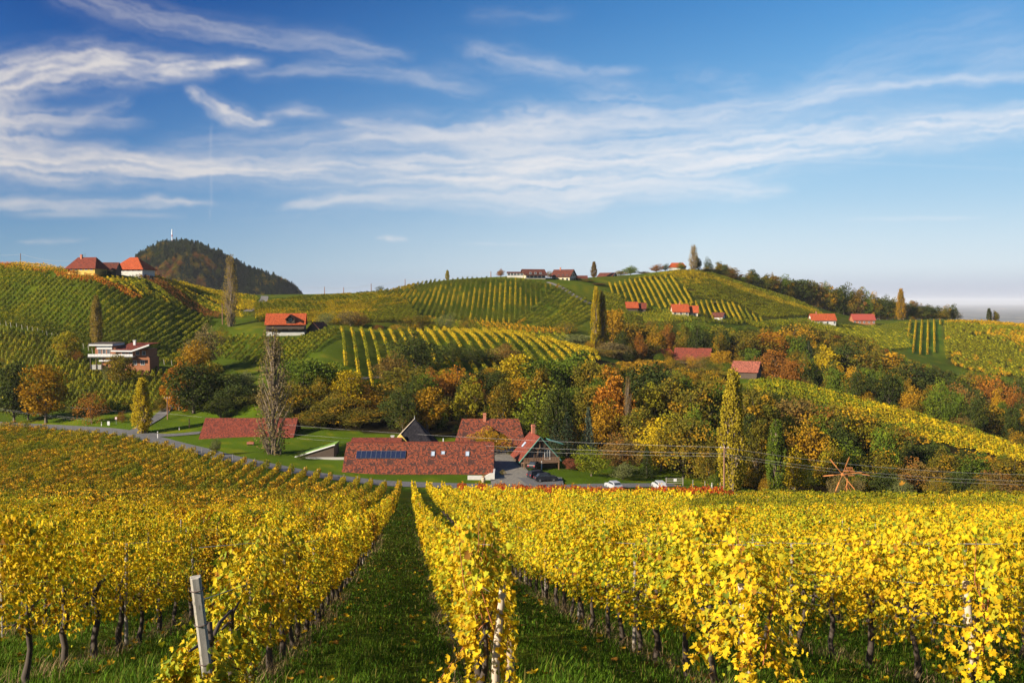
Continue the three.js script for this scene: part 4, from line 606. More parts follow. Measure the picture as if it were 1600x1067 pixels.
// a tree given by its top and outline in the photograph: centre px, top py, width in px, distance
function treeAt(px, topY, wpx, d, kind, color, label, group, v) {
  const h = at(px, topY, d).y - groundAt(px, d); return tree(px, d, Math.max(1.2, h), wpx / F * d, kind, color, label, group, v);
}
const HERO = [
  // poplars
  [425, 519, 56, 208, 'wispy', 'greybrown', 'tall half bare poplar standing on the lawn by the low red barn'],
  [1146, 581, 37, 176, 'column', 'oliveyellow', 'tall yellowing poplar beside the wooden power pole'],
  [1216, 659, 30, 172, 'column', 'green', 'slim green poplar at the edge of the wood behind the vines'],
  [360, 400, 24, 415, 'wispy', 'tawny', 'tall brown poplar on the saddle beside the curving track'],
  [150, 464, 18, 355, 'column', 'tawny', 'tawny slim poplar behind the modern house with the red roof'],
  [219, 592, 26, 236, 'column', 'yellow', 'small golden poplar at the lane junction'],
  [931, 451, 14, 400, 'column', 'yellow', 'slim golden poplar rising from the wood below the hilltop houses'],
  [941, 458, 14, 402, 'column', 'olive', 'thinner olive poplar close behind the slim golden poplar'],
  [667, 607, 25, 248, 'column', 'yellow', 'yellow poplar behind the dark pyramid roof'],
  [1083, 383, 15, 660, 'wispy', 'tawny', 'tall brown poplar on the skyline beside the hilltop cottage'],
  [1090, 400, 13, 664, 'oval', 'darkgreen', 'small dark tree beside the skyline poplar'],
  [928, 409, 9, 600, 'column', 'brown', 'slim poplar between the hilltop houses'],
  [1408, 452, 12, 690, 'column', 'gold', 'slim golden poplar alone on the far ridge'],
  [699, 422, 6, 576, 'column', 'yellowgreen', 'tiny poplar standing on the vineyard crest'],
  [1546, 482, 8, 632, 'column', 'darkgreen', 'dark slim tree on the far vineyard skyline'], [1557, 485, 11, 634, 'oval', 'olive', 'small round tree beside the dark slim skyline tree'],
  // left valley
  [18, 556, 52, 262, 'oval', 'darkgreen', 'dark evergreen like tree at the far left below the vineyard'],
  [68, 562, 62, 258, 'oval', 'gold', 'golden brown tree left of the rounded rust bush'],
  [40, 590, 44, 266, 'round', 'darkgreen', 'dark shrubby tree between the two left valley trees'],
  [140, 604, 58, 250, 'bush', 'rust', 'rounded rust coloured bush left of the golden poplar'],
  [103, 514, 32, 335, 'oval', 'yellowgreen', 'bright yellow tree left of the modern house'], [118, 545, 20, 333, 'bush', 'rust', 'low reddish bush beside the bright yellow tree'],
  [186, 549, 36, 304, 'round', 'olive', 'olive tree in front of the modern house'],
  [165, 566, 16, 306, 'bush', 'sage', 'small grey green bush before the modern house'],
  [303, 530, 40, 318, 'round', 'gold', 'golden orange tree beside the grey brown crown above the barn'], [318, 507, 46, 335, 'round', 'greybrown', 'grey brown bare looking tree at the corner of the green vine slope'], [345, 505, 30, 380, 'bush', 'olive', 'dark bush below the saddle poplar'],
  [278, 567, 36, 262, 'tall', 'orange', 'orange edged tree behind the low barn'], [300, 562, 62, 256, 'oval', 'darkgreen', 'large dark tree with golden skirt behind the low red barn'], [330, 560, 40, 262, 'oval', 'olive', 'olive tree behind the left end of the low barn'], [352, 578, 52, 258, 'oval', 'darkgreen', 'dark spreading tree above the low barn'], [380, 580, 36, 268, 'round', 'sage', 'grey green tree beside the dark spreading tree'], [395, 600, 44, 262, 'round', 'darkgreen', 'low dark tree behind the ridge of the low barn'],
  [365, 598, 50, 252, 'oval', 'darkgreen', 'dark tree left of the half bare poplar above the barn'], [404, 612, 46, 252, 'oval', 'olive', 'olive tree directly behind the half bare poplar'], [432, 596, 44, 258, 'round', 'green', 'green tree right behind the half bare poplar'], [342, 618, 42, 247, 'round', 'darkgreen', 'low dark tree above the left end of the low barn'], [250, 618, 26, 262, 'round', 'olive', 'small olive tree where the side lane climbs'], [428, 503, 20, 390, 'round', 'olive', 'small olive tree before the left end of the timber chalet'],
  [187, 640, 18, 249, 'bush', 'rust', 'small reddish shrub left of the golden poplar'],
  // wood behind the barns, from left to right
  [472, 556, 66, 258, 'oval', 'green', 'leafy green tree right of the half bare poplar'], [450, 596, 60, 244, 'round', 'olive', 'olive tree over the right end of the low barn'], [508, 560, 54, 262, 'oval', 'lime', 'light green tree at the foot of the middle hill rows'], [545, 572, 44, 250, 'oval', 'yellow', 'small bright yellow tree below the vine rows'], [520, 612, 60, 240, 'round', 'olive', 'round olive tree behind the grass roofed shed'], [490, 640, 56, 236, 'round', 'olive', 'golden olive thicket tree beside the grass roofed shed'], [556, 636, 70, 238, 'round', 'olive', 'broad olive tree behind the long barn'], [578, 602, 58, 252, 'round', 'gold', 'golden tree in the middle of the wood edge'], [562, 590, 34, 262, 'oval', 'rust', 'rusty topped tree near the pale farm track'],
  [636, 568, 84, 266, 'round', 'olive', 'broad olive tree with yellow tips below the middle hill'], [650, 518, 74, 306, 'round', 'darkgreen', 'large dark green tree standing over the middle hill rows'], [612, 552, 50, 290, 'round', 'brown', 'brown bush like tree beside the large dark green tree'], [676, 576, 44, 262, 'round', 'rust', 'rust red tree left of the glowing orange tree'], [716, 574, 64, 268, 'round', 'orange', 'glowing orange tree in the middle of the wood'], [735, 610, 52, 256, 'round', 'brown', 'brownish tree below the glowing orange tree'], [690, 620, 40, 248, 'oval', 'olive', 'dark olive tree behind the pyramid roof'], [610, 630, 46, 244, 'round', 'olive', 'round dark tree left of the pyramid roof'], [640, 640, 34, 240, 'round', 'yellowgreen', 'yellowish shrub tree left of the pyramid roof'],
  [708, 534, 40, 322, 'round', 'darkgreen', 'dark round tree among the right vine rows'], [740, 540, 48, 318, 'round', 'darkgreen', 'blackish green tree beside the vine rows'], [790, 538, 44, 320, 'round', 'brown', 'brown tree above the bright yellow one'],
  [805, 548, 58, 272, 'oval', 'yellow', 'brilliant yellow tree towering over the big red house'], [776, 575, 40, 268, 'oval', 'darkgreen', 'dark tree left of the brilliant yellow one'], [767, 667, 54, 213, 'round', 'gold', 'golden shrub tree in front of the big red house'],
  [850, 556, 66, 262, 'oval', 'green', 'large green tree behind the balcony house'], [838, 606, 76, 236, 'round', 'lime', 'bright green rounded tree behind the balcony house chimney'], [892, 548, 70, 268, 'oval', 'green', 'tall green tree right of the brilliant yellow one'], [890, 600, 50, 244, 'oval', 'green', 'mid green tree beside the orange giant'], [918, 556, 46, 262, 'oval', 'olive', 'olive tree behind the orange giant'],
  [957, 580, 58, 232, 'tall', 'orange', 'towering orange tree at the centre of the wood'], [940, 628, 46, 226, 'round', 'gold', 'golden lower tree before the orange giant'], [982, 590, 16, 226, 'wispy', 'brown', 'thin bare tree right of the orange giant'],
  [887, 640, 48, 214, 'cone', 'spruce', 'dark spruce right of the balcony house'], [920, 632, 30, 216, 'cone', 'bluespruce', 'blue spruce beside the dark spruce'], [868, 660, 34, 216, 'cone', 'spruce', 'shorter dark spruce by the balcony corner'],
  [1010, 560, 76, 250, 'oval', 'darkgreen', 'dark broad conifer like tree right of the bare tree'], [1040, 585, 60, 240, 'oval', 'olive', 'olive tree behind the golden edge tree'], [1035, 650, 62, 208, 'round', 'yellow', 'yellow gold tree at the lawn edge'], [1070, 645, 78, 202, 'round', 'olive', 'broad olive tree at the lawn edge'], [1085, 596, 76, 226, 'oval', 'olive', 'olive tree with yellow top behind the tall poplar'], [1120, 600, 50, 228, 'oval', 'green', 'green tree left of the tall poplar'], [1012, 694, 30, 198, 'cone', 'darkgreen', 'small dark conifer on the lawn edge'], [970, 682, 56, 202, 'round', 'brown', 'brownish shrub tree behind the lawn'], [1110, 680, 40, 190, 'round', 'olive', 'dark olive tree left of the power pole'],
  [925, 698, 46, 194, 'round', 'lime', 'small bright green tree with a pale trunk on the lawn'], [893, 716, 28, 200, 'round', 'pink', 'small pinkish fruit tree beside the balcony house'], [975, 722, 34, 192, 'round', 'sage', 'small grey green fruit tree on the lawn'],
  [1118, 735, 26, 182, 'bush', 'green', 'low green bush by the power pole'], [1198, 742, 20, 170, 'bush', 'gold', 'low golden bush between the two poplars'],
  // wood on the near right slope
  [1185, 600, 80, 218, 'oval', 'olive', 'olive tree right of the tall poplar'], [1240, 604, 80, 232, 'round', 'brown', 'brownish olive tree left of the ridge vineyard'], [1270, 650, 70, 206, 'round', 'gold', 'gold flecked tree above the slim green poplar'], [1300, 622, 80, 232, 'round', 'olive', 'olive tree along the ridge vineyard edge'], [1245, 700, 50, 188, 'round', 'yellow', 'yellow leaved tree over the wooden windmill'], [1350, 645, 80, 228, 'round', 'yellowgreen', 'yellowish tree above the windmill'], [1330, 690, 70, 200, 'round', 'green', 'mid green tree directly behind the windmill'], [1400, 662, 76, 224, 'round', 'olive', 'olive tree on the falling ridge'], [1412, 655, 46, 230, 'round', 'orange', 'orange tinted tree on the falling ridge'], [1370, 705, 70, 194, 'round', 'olive', 'olive bush like tree right of the windmill'], [1450, 690, 74, 212, 'round', 'darkgreen', 'dark tree under the ridge vineyard'], [1390, 730, 40, 182, 'tall', 'darkgreen', 'dark narrow tree right of the windmill'], [1435, 720, 60, 188, 'round', 'brown', 'brown tree low at the right wood edge'], [1495, 708, 70, 200, 'round', 'olive', 'olive tree near the end of the ridge vineyard'], [1540, 706, 66, 204, 'round', 'gold', 'gold tinted tree near the end of the ridge vineyard'], [1590, 702, 70, 200, 'round', 'olive', 'olive tree at the right edge of the wood'], [1510, 735, 60, 184, 'round', 'darkgreen', 'low dark tree at the right wood edge'], [1570, 738, 60, 182, 'round', 'brown', 'brown low tree at the right edge of the wood'], [1315, 735, 44, 172, 'bush', 'greybrown', 'pale brown rounded bush under the wooden windmill'], [1345, 742, 34, 173, 'bush', 'greybrown', 'second pale bush right under the windmill'], [1470, 742, 50, 178, 'bush', 'olive', 'low olive thicket behind the far vines'], [1415, 745, 40, 178, 'bush', 'sage', 'grey green thicket behind the far vines'], [1545, 748, 50, 176, 'bush', 'olive', 'olive thicket at the right behind the far vines'],
  // wood behind the ridge vineyard
  [760, 476, 1, 0],
  [990, 502, 60, 440, 'oval', 'olive', 'olive tree below the small red roofed barn'], [958, 478, 50, 420, 'round', 'gold', 'golden tree right of the slim golden poplar'], [1035, 498, 60, 450, 'round', 'olive', 'olive tree before the upper red farmhouse'], [1080, 500, 60, 440, 'round', 'green', 'green tree below the upper red farmhouse'], [1125, 505, 60, 440, 'round', 'yellowgreen', 'yellowish tree right of the upper red farmhouse'], [1170, 512, 60, 430, 'round', 'olive', 'olive tree behind the wooden barn roof'], [1000, 530, 60, 400, 'round', 'olive', 'olive tree left of the orange roof gable'], [960, 532, 50, 385, 'round', 'greybrown', 'grey brown tree below the golden one'], [935, 545, 50, 372, 'round', 'olive', 'olive tree below the slim golden poplar'], [985, 562, 60, 330, 'round', 'gold', 'golden tree above the orange giant'], [1020, 560, 50, 345, 'oval', 'gold', 'gold tinted tree in front of the orange roof gable'], [1060, 575, 56, 320, 'round', 'olive', 'olive tree in front of the long red barn roof'], [1100, 572, 56, 322, 'round', 'olive', 'broad olive tree below the long red barn roof'], [1130, 545, 40, 380, 'round', 'gold', 'golden tree right of the long red barn roof'], [1140, 580, 40, 330, 'oval', 'yellowgreen', 'yellowish tree left of the wooden barn'],
  [1205, 515, 56, 440, 'round', 'orange', 'orange tree on the slope below the cottages'], [1240, 505, 60, 460, 'round', 'gold', 'golden tree on the slope below the cottages'], [1215, 548, 56, 380, 'round', 'rust', 'rusty tree above the ridge vineyard'], [1265, 530, 34, 400, 'cone', 'spruce', 'dark spruce above the ridge vineyard'], [1292, 540, 34, 385, 'tall', 'yellow', 'narrow bright yellow tree beside the dark spruce'], [1318, 535, 60, 395, 'oval', 'darkgreen', 'dark tree right of the narrow yellow tree'], [1355, 545, 60, 385, 'oval', 'olive', 'dark olive tree mid of the rear wood'], [1290, 510, 60, 470, 'round', 'olive', 'olive tree just below the red roofed cottages'], [1335, 520, 60, 455, 'round', 'olive', 'brownish olive tree under the right vine rows'], [1400, 552, 60, 385, 'tall', 'gold', 'tall gold brown tree in the rear wood'], [1385, 590, 40, 340, 'round', 'yellow', 'yellow shrub tree at the upper ridge vineyard edge'], [1435, 565, 60, 375, 'oval', 'darkgreen', 'dark tree in the rear wood on the right'], [1425, 605, 46, 330, 'round', 'gold', 'golden tree at the ridge vineyard edge'], [1470, 575, 60, 370, 'oval', 'darkgreen', 'dark tree under the tawny vineyard'], [1505, 605, 60, 330, 'round', 'brown', 'brown and gold tree under the tawny vineyard'], [1515, 580, 56, 375, 'round', 'olive', 'olive tree under the tawny vineyard'], [1555, 592, 60, 360, 'round', 'rust', 'rust tinted tree under the tawny vineyard'], [1595, 590, 60, 360, 'round', 'darkgreen', 'dark tree at the right under the tawny vineyard'], [1560, 635, 56, 310, 'round', 'olive', 'olive tree right above the ridge vineyard'], [1600, 640, 50, 305, 'round', 'gold', 'golden tree at the right above the ridge vineyard'],
  // bushes by the chalet and between the hills
  [510, 486, 40, 412, 'bush', 'sage', 'pale willow bush right of the dark shed'], [548, 486, 36, 412, 'round', 'greybrown', 'grey brown bush above the middle hill rows'], [563, 487, 28, 410, 'round', 'brown', 'brown rounded tree above the middle hill rows'], [590, 506, 20, 408, 'bush', 'rust', 'small rusty bush at the top of the vine rows'], [620, 505, 30, 412, 'bush', 'gold', 'golden bush at the top of the vine rows'], [657, 490, 38, 420, 'round', 'olive', 'green brown bush mid of the middle hill crest'], [697, 488, 46, 425, 'bush', 'sage', 'broad pale willow on the middle hill crest'], [730, 492, 40, 425, 'bush', 'olive', 'olive willow right of the broad pale one'], [770, 512, 22, 420, 'bush', 'darkgreen', 'low dark bush at the crest of the middle hill'], [885, 500, 50, 450, 'bush', 'olive', 'olive thicket below the dark vine flank'], [903, 520, 50, 410, 'round', 'sage', 'grey green tree left of the slim golden poplar'], [870, 535, 50, 372, 'bush', 'greybrown', 'faded bush at the end of the middle hill rows'],
  // along the hilltop
  [782, 420, 14, 574, 'round', 'rust', 'small rust red tree left of the hilltop inn'], [860, 424, 18, 578, 'round', 'brown', 'brown tree between the hilltop inn and the cream house'], [898, 440, 22, 572, 'round', 'darkgreen', 'dark tree under the cream hilltop house'], [918, 436, 26, 566, 'round', 'olive', 'dark olive tree right of the cream hilltop house'], [935, 442, 30, 562, 'round', 'brown', 'brown tree below the white gabled hilltop house'], [970, 422, 22, 630, 'round', 'olive', 'olive tree right of the white gabled hilltop house'], [985, 415, 26, 640, 'round', 'green', 'round green tree on the skyline between the hilltop houses'], [1005, 424, 24, 645, 'round', 'brown', 'brown skyline shrub tree'], [1026, 413, 22, 650, 'round', 'rust', 'rust red tree left of the hilltop cottage'], [1040, 412, 12, 652, 'round', 'darkgreen', 'dark shrub beside the hilltop cottage'], [1064, 410, 14, 648, 'round', 'green', 'small green tree in front of the hilltop cottage'], [594, 445, 18, 604, 'bush', 'darkgreen', 'low dark bush on the saddle skyline'], [1115, 478, 30, 560, 'bush', 'greybrown', 'grey brown thicket above the red farmhouse'], [1080, 465, 22, 575, 'bush', 'brown', 'brown thicket between the yellow vine rows'],
  [1532, 536, 22, 560, 'bush', 'olive', 'lone dark bush in the tawny vineyard'],
  [134, 398, 16, 452, 'bush', 'lime', 'pale treetop behind the yellow ridge farmhouse'], [165, 420, 26, 438, 'bush', 'darkgreen', 'dark bush between the two ridge farmhouses'], [120, 419, 12, 434, 'bush', 'olive', 'small bush in front of the yellow ridge farmhouse'],
  [333, 684, 18, 205, 'round', 'sage', 'small thin tree on the lawn before the low barn'],
  [468, 702, 26, 203, 'bush', 'darkgreen', 'dark bush left of the grass roofed shed'], [785, 732, 14, 192, 'bush', 'olive', 'rounded shrub at the end of the white wall'], [800, 715, 20, 212, 'bush', 'olive', 'olive shrub by the balcony house'],
];
for (const [px, y, w, d, kind, color, label, v] of HERO) if (d) treeAt(px, px > 1170 && d < 240 && kind !== 'column' ? Math.max(y, nearLimit(px) + 3) : y, ['round', 'oval', 'tall'].includes(kind) && w > 30 ? w * 1.26 : w, d, kind, color, label, kind === 'bush' ? 'bushes in the landscape' : /poplar/.test(label) ? 'poplars' : 'trees of the valley wood');

// further trees that fill the wood between those
function fill(poly, count, seed, hmin, hmax, colors, label, group, sep = 0.75, limit = null, mass = null) {
  const bag = {}, O = V3((poly[0][0] + poly[3][0]) / 2, 0, -poly[0][1]);
  const r = rng(seed), xs = poly.map((p) => p[0]), dsn = poly.map((p) => p[1]), x0 = Math.min(...xs), x1 = Math.max(...xs), d0 = Math.min(...dsn), d1 = Math.max(...dsn);
  let made = 0;
  for (let t = 0; t < count * 30 && made < count; t++) {
    const x = lerp(x0, x1, r()), d = lerp(d0, d1, r()); if (!inPoly(poly, x, d)) continue;
    const w = lerp(5, 9.5, r()); let ok = true; for (const s of treeSpots) if (Math.hypot(s[0] - x, s[1] - d) < (s[2] + w / 2) * sep) { ok = false; break; }
    if (!ok) continue;
    const px = CX + x / d * F; if (px < -60 || px > 1660) continue;
    const c = colors[Math.floor(r() * colors.length)], kind = ['round', 'oval', 'round', 'tall'][Math.floor(r() * 4)];
    const most = limit ? riseAt(limit(px, d), d) - ground(x, d) : 99, hh = Math.min(lerp(hmin, hmax, r()), most * (0.88 + 0.12 * r())); if (hh < 3.5) continue;
    if (mass) { const v = Math.floor(r() * 3), ww = Math.min(w, hh * 0.9) / ASPECT[kind]; (bag[kind + '|' + v + '|' + c] ??= []).push(matrix(x - O.x, ground(x, d) - 0.1 - O.y, -d - O.z, r() * 6.28, ww, hh, ww)); treeSpots.push([x, d, w / 2]); made++; continue; }
    tree(px, d, hh, Math.min(w, hh * 0.9), kind, c, (WORD[c] ?? c) + ' ' + label, group); made++;
  }
  if (mass) { const g = new THREE.Group(); g.name = numbered('woodland'); g.position.copy(O); scene.add(g); tag(g, mass, 'woodland', null, 'stuff'); for (const key in bag) { const [kind, v, c] = key.split('|'), cg = crownOf(kind, +v, c); instances('foliage', cg, crownMat(c), bag[key], null, g); instances('trunk', TRUNKS[kind + v], barkMat, bag[key], null, g); } }

}
fill(woodPoly, 125, 21, 10, 15.5, ['olive', 'green', 'green', 'darkgreen', 'gold', 'olive', 'yellowgreen', 'darkgreen', 'olive', 'darkgreen'], 'tree filling the valley wood behind the farm', 'filling trees of the valley wood', 0.58, nearLimit);
fill(woodBack, 170, 22, 10, 15, ['olive', 'olive', 'green', 'darkgreen', 'gold', 'darkgreen', 'rust', 'green', 'olive', 'darkgreen'], 'tree filling the rear wood beyond the ridge vineyard', null, 0.5, backLimit, 'mixed autumn trees crowding the rear wood beyond the ridge vineyard');
// wooded ridge on the right skyline
const ridgeWood = worldPoly([[1085, 0, 668], [1140, 0, 690], [1210, 0, 700], [1300, 0, 715], [1400, 0, 722], [1500, 0, 700], [1500, 0, 728], [1400, 0, 760], [1250, 0, 760], [1100, 0, 715]]);
fill(ridgeWood, 60, 23, 10, 16, ['darkgreen', 'olive', 'darkgreen', 'olive', 'brown'], 'tree on the wooded ridge of the right skyline', null, 0.6, null, 'dark trees massed behind the front line of the right skyline ridge');
{ const r = rng(24), cols = ['olive', 'darkgreen', 'darkgreen', 'olive', 'brown', 'green']; for (let i = 0; i < 34; i++) { const px = 1098 + i * 11 + 5 * r(), f = (px - 1090) / 390, topY = lerp(lerp(416, 440, clamp(f * 2, 0, 1)), 488, clamp(f * 2 - 1, 0, 1)) + (r() - 0.5) * 12; const d = lerp(668, 700, Math.min(1, f * 2)), c = cols[i % 6]; treeAt(px, topY, 24 + 14 * r(), d, ['round', 'oval', 'round'][i % 3], c, (WORD[c] ?? c) + ' tree in the front line of the wooded right skyline ridge', 'front trees of the right skyline ridge'); } }
treeSpots.length = 0;
{ // undergrowth between the trees
  const r = rng(61), kinds = ['olive', 'darkgreen', 'gold', 'brown', 'green'], lists = kinds.map(() => []), g = new THREE.Group(); g.name = 'undergrowth'; g.position.set(20, -30, -260); scene.add(g); tag(g, 'shrubby undergrowth between the trees of the valley wood', 'undergrowth', null, 'stuff');
  for (const [poly, n] of [[woodPoly, 620], [woodBack, 560], [ridgeWood, 330]]) { const xs = poly.map((p) => p[0]), ys = poly.map((p) => p[1]); for (let i = 0; i < n;) { const x = lerp(Math.min(...xs), Math.max(...xs), r()), d = lerp(Math.min(...ys), Math.max(...ys), r()); if (!inPoly(poly, x, d)) continue; i++; let s = 2.4 + 3.4 * r(); const px = CX + x / d * F; if (poly === woodPoly) s = Math.min(s, (riseAt(nearLimit(px), d) - ground(x, d)) * 0.7); if (s < 0.8) continue; lists[Math.floor(r() * 5)].push(matrix(x - 20, ground(x, d) + 29.7, -d + 260, r() * 6.28, s, s * (0.8 + 0.5 * r()), s)); } }
  kinds.forEach((c, i) => instances('foliage', crownOf('bush', i % 3, c), crownMat(c), lists[i], null, g));
}
{ // far wooded hill with the mast: one mass of trees
  const r = rng(31), kinds = [['cone', 'pine'], ['round', 'pine'], ['round', 'rust'], ['round', 'darkgreen'], ['cone', 'pine'], ['round', 'olive']], lists = kinds.map(() => []);
  const g = new THREE.Group(); g.name = 'forest'; scene.add(g); tag(g, 'dark mixed forest covering the distant hill with the mast', 'forest', null, 'stuff');
  const o = at(285, 400, 1500); g.position.set(o.x, 0, o.z);
  for (let i = 0; i < 6500; i++) { const px = lerp(130, 485, r()), d = lerp(1330, 1600, r()), x = (px - CX) / F * d, y = ground(x, d); if (y < -62 + 14 * r()) continue; const n = fbm(x / 40, d / 60, 2), k = n > 0.74 ? (r() < 0.4 ? 2 : 5) : n < 0.5 ? (r() < 0.6 ? 0 : 1) : [0, 1, 3, 4, 1, 5][Math.floor(r() * 6)], h = (k === 0 || k === 4 ? 13 : 9) + 8 * r(); lists[k].push(matrix(x - o.x, y - 0.5, -d - o.z, r() * 6, h, h, h)); }
  kinds.forEach(([kind, c], k) => instances('foliage', crownOf(kind, 1, c), crownMat(c), lists[k], null, g));
}

// ---------------------------------------------------------------- buildings
function tileMap(a, b, share, seed) {     // clay tiles 0.25 x 0.33 m over 8 x 8 m, single tiles fired darker
  return speckle(512, (i, j) => { const ti = Math.floor(i / 16), tj = Math.floor(j / 21.34), h = HASH[(ti * 57 + tj * 1013 + seed) & 65535], n = noise(ti / 1.3 + seed, tj / 1.1), u = (i % 16) / 16, v = (j % 21.34) / 21.34, k = (0.86 + 0.28 * HASH[(ti * 13 + tj * 331 + seed * 3) & 65535]) * (u < 0.08 ? 0.82 : 1) * (v > 0.9 ? 0.78 : 1), c = h * 0.62 + n * 0.5 > share ? a : b; return [c[0] * k * 0.92, c[1] * k * 0.92, c[2] * k * 0.92]; });
}
const tileBump = (() => { const t = speckle(128, (i, j) => { const v = (j % 21.34) / 21.34, u = (i % 16) / 16, k = 60 + 150 * v * (0.8 + 0.2 * Math.sin(u * Math.PI)); return [k, k, k]; }); t.colorSpace = THREE.NoColorSpace; t.repeat.set(4, 4); return t; })();
const roofMat = (key, a, b, share, seed) => MATS[key] ??= new THREE.MeshPhysicalMaterial({ name: key, specularIntensity: 0.2, map: tileMap(a, b, share, seed), bumpMap: tileBump, bumpScale: 0.03, roughness: 0.85, side: THREE.DoubleSide });
const ROOF = {
  mottled: roofMat('mottled_tiles', [128, 68, 48], [78, 52, 46], 0.5, 5), red: roofMat('red_tiles', [122, 60, 45], [96, 52, 44], 0.4, 9), orange: roofMat('orange_tiles', [176, 84, 48], [152, 70, 42], 0.45, 17),
  brown: roofMat('brown_tiles', [106, 60, 48], [78, 48, 42], 0.45, 23), pink: roofMat('old_tiles', [150, 88, 70], [122, 72, 60], 0.45, 29), dark: roofMat('dark_slate', [44, 42, 46], [34, 33, 38], 0.5, 33), sheet: mat('red_sheet_roof', rgb(0.28, 0.05, 0.03), { roughness: 0.6 }),
};
const plasterMap = speckle(256, (i, j) => { const n = fbm(i / 24, j / 24, 4), k = 232 + 40 * (n - 0.5) + 10 * (HASH[(i * 7 + j * 513) & 65535] - 0.5); return [k, k, k * 0.985]; });
const WALL = {}; for (const [k, c] of Object.entries({ white: [0.56, 0.54, 0.51], cream: [0.56, 0.48, 0.34], yellow: [0.58, 0.37, 0.07], orange: [0.33, 0.12, 0.05], timber: [0.07, 0.045, 0.03], grey: [0.4, 0.38, 0.35], brick: [0.45, 0.16, 0.09] })) WALL[k] = mat('plaster_' + k, rgb(...c), { map: plasterMap });
const trimWhite = mat('white_trim', rgb(0.54, 0.53, 0.51)), darkWood = mat('dark_wood', rgb(0.06, 0.038, 0.025)), midWood = mat('brown_wood', rgb(0.2, 0.11, 0.06)), greenTrim = mat('green_trim', rgb(0.05, 0.16, 0.12));
const glass = new THREE.MeshPhysicalMaterial({ name: 'window_glass', color: rgb(0.03, 0.04, 0.05), roughness: 0.08, specularIntensity: 1 });
function quadUV(pts, along, origin, out) {     // a flat polygon with uv in 8 m units, u along the ridge, v up the slope
  const n = V3().crossVectors(pts[1].clone().sub(pts[0]), pts[2].clone().sub(pts[0])).normalize(), up = V3().crossVectors(n, along).normalize(), b = out.pos.length / 3;
  for (const p of pts) { out.pos.push(p.x, p.y, p.z); const q = p.clone().sub(origin); out.uv.push(q.dot(along) / 8, q.dot(up) / 8); out.nor.push(n.x, n.y, n.z); }
  for (let i = 1; i + 1 < pts.length; i++) out.idx.push(b, b + i, b + i + 1);
}
const flat = (o) => geom(o.pos, o.idx, null, o.nor, o.uv);
// a roof with a ridge along x: gabled (hip = 0) as two slabs with thickness, or hipped as a closed body
function roofGeo(L, W, eave, ridge, over, hip = 0, t = 0.18) {
  const o = { pos: [], idx: [], nor: [], uv: [] }, X = V3(1, 0, 0), O = V3(), x = L / 2 + over, s = (ridge - eave) / (W / 2), z = W / 2 + over, ye = eave - over * s;
  const A = V3(-x, ye, z), B = V3(x, ye, z), C = V3(x, ye, -z), D = V3(-x, ye, -z), R0 = V3(-x + hip, ridge, 0), R1 = V3(x - hip, ridge, 0), dn = (p) => p.clone().add(V3(0, -t, 0));
  quadUV([A, B, R1, R0], X, O, o); quadUV([C, D, R0, R1], V3(-1, 0, 0), O, o);
  if (hip) { quadUV([B, C, R1], V3(0, 0, -1), O, o); quadUV([D, A, R0], V3(0, 0, 1), O, o); quadUV([dn(D), dn(C), dn(B), dn(A)], X, O, o); }
  else { quadUV([dn(R0), dn(R1), dn(B), dn(A)], X, O, o); quadUV([dn(R1), dn(R0), dn(D), dn(C)], X, O, o); for (const [p, r, q] of [[B, R1, C], [A, R0, D]]) { quadUV([dn(p), dn(r), r, p], V3(0, 0, 1), O, o); quadUV([dn(r), dn(q), q, r], V3(0, 0, 1), O, o); } }
  for (const [p, q] of hip ? [[A, B], [B, C], [C, D], [D, A]] : [[A, B], [C, D]]) quadUV([dn(p), dn(q), q, p], X, O, o);
  return flat(o);
}
function bodyGeo(L, W, base, eave, ridge) {    // walls with gable triangles under a ridge along x; ridge null for a plain box
  const o = { pos: [], idx: [], nor: [], uv: [] }, O = V3(), x = L / 2, z = W / 2, P = (a, b, c) => V3(a, b, c);
  quadUV([P(-x, base, z), P(x, base, z), P(x, eave, z), P(-x, eave, z)], P(1, 0, 0), O, o); quadUV([P(x, base, -z), P(-x, base, -z), P(-x, eave, -z), P(x, eave, -z)], P(-1, 0, 0), O, o);
  const g = ridge == null ? [] : [0];
  quadUV([P(x, base, z), P(x, base, -z), P(x, eave, -z), ...g.map(() => P(x, ridge, 0)), P(x, eave, z)], P(0, 0, -1), O, o); quadUV([P(-x, base, -z), P(-x, base, z), P(-x, eave, z), ...g.map(() => P(-x, ridge, 0)), P(-x, eave, -z)], P(0, 0, 1), O, o);
  if (ridge == null) quadUV([P(-x, eave, z), P(x, eave, z), P(x, eave, -z), P(-x, eave, -z)], P(1, 0, 0), O, o);
  return flat(o);
}
const box = (w, h, d, x = 0, y = 0, z = 0) => new THREE.BoxGeometry(w, h, d).translate(x, y, z);
function windowOn(parent, face, L, W, u, y, w, h, frameMat = trimWhite) {    // a window with a raised frame and a pane set back in it
  const b = 0.09, f = mergeGeometries([box(w + 2 * b, b, 0.1, 0, h / 2 + b / 2), box(w + 2 * b, b, 0.14, 0, -h / 2 - b / 2), box(b, h, 0.1, -w / 2 - b / 2), box(b, h, 0.1, w / 2 + b / 2), box(0.05, h, 0.06)]);
  const m = part('window', f, frameMat, parent), p = part('pane', box(w, h, 0.03, 0, 0, 0.0), glass, m);
  place(m, face, L, W, u, y); return m;
}
function place(m, face, L, W, u, y, off = 0.04) {
  if (face === 'front') m.position.set(u, y, W / 2 + off); if (face === 'back') { m.position.set(u, y, -W / 2 - off); m.rotation.y = Math.PI; }
  if (face === 'right') { m.position.set(L / 2 + off, y, u); m.rotation.y = Math.PI / 2; } if (face === 'left') { m.position.set(-L / 2 - off, y, u); m.rotation.y = -Math.PI / 2; }
}
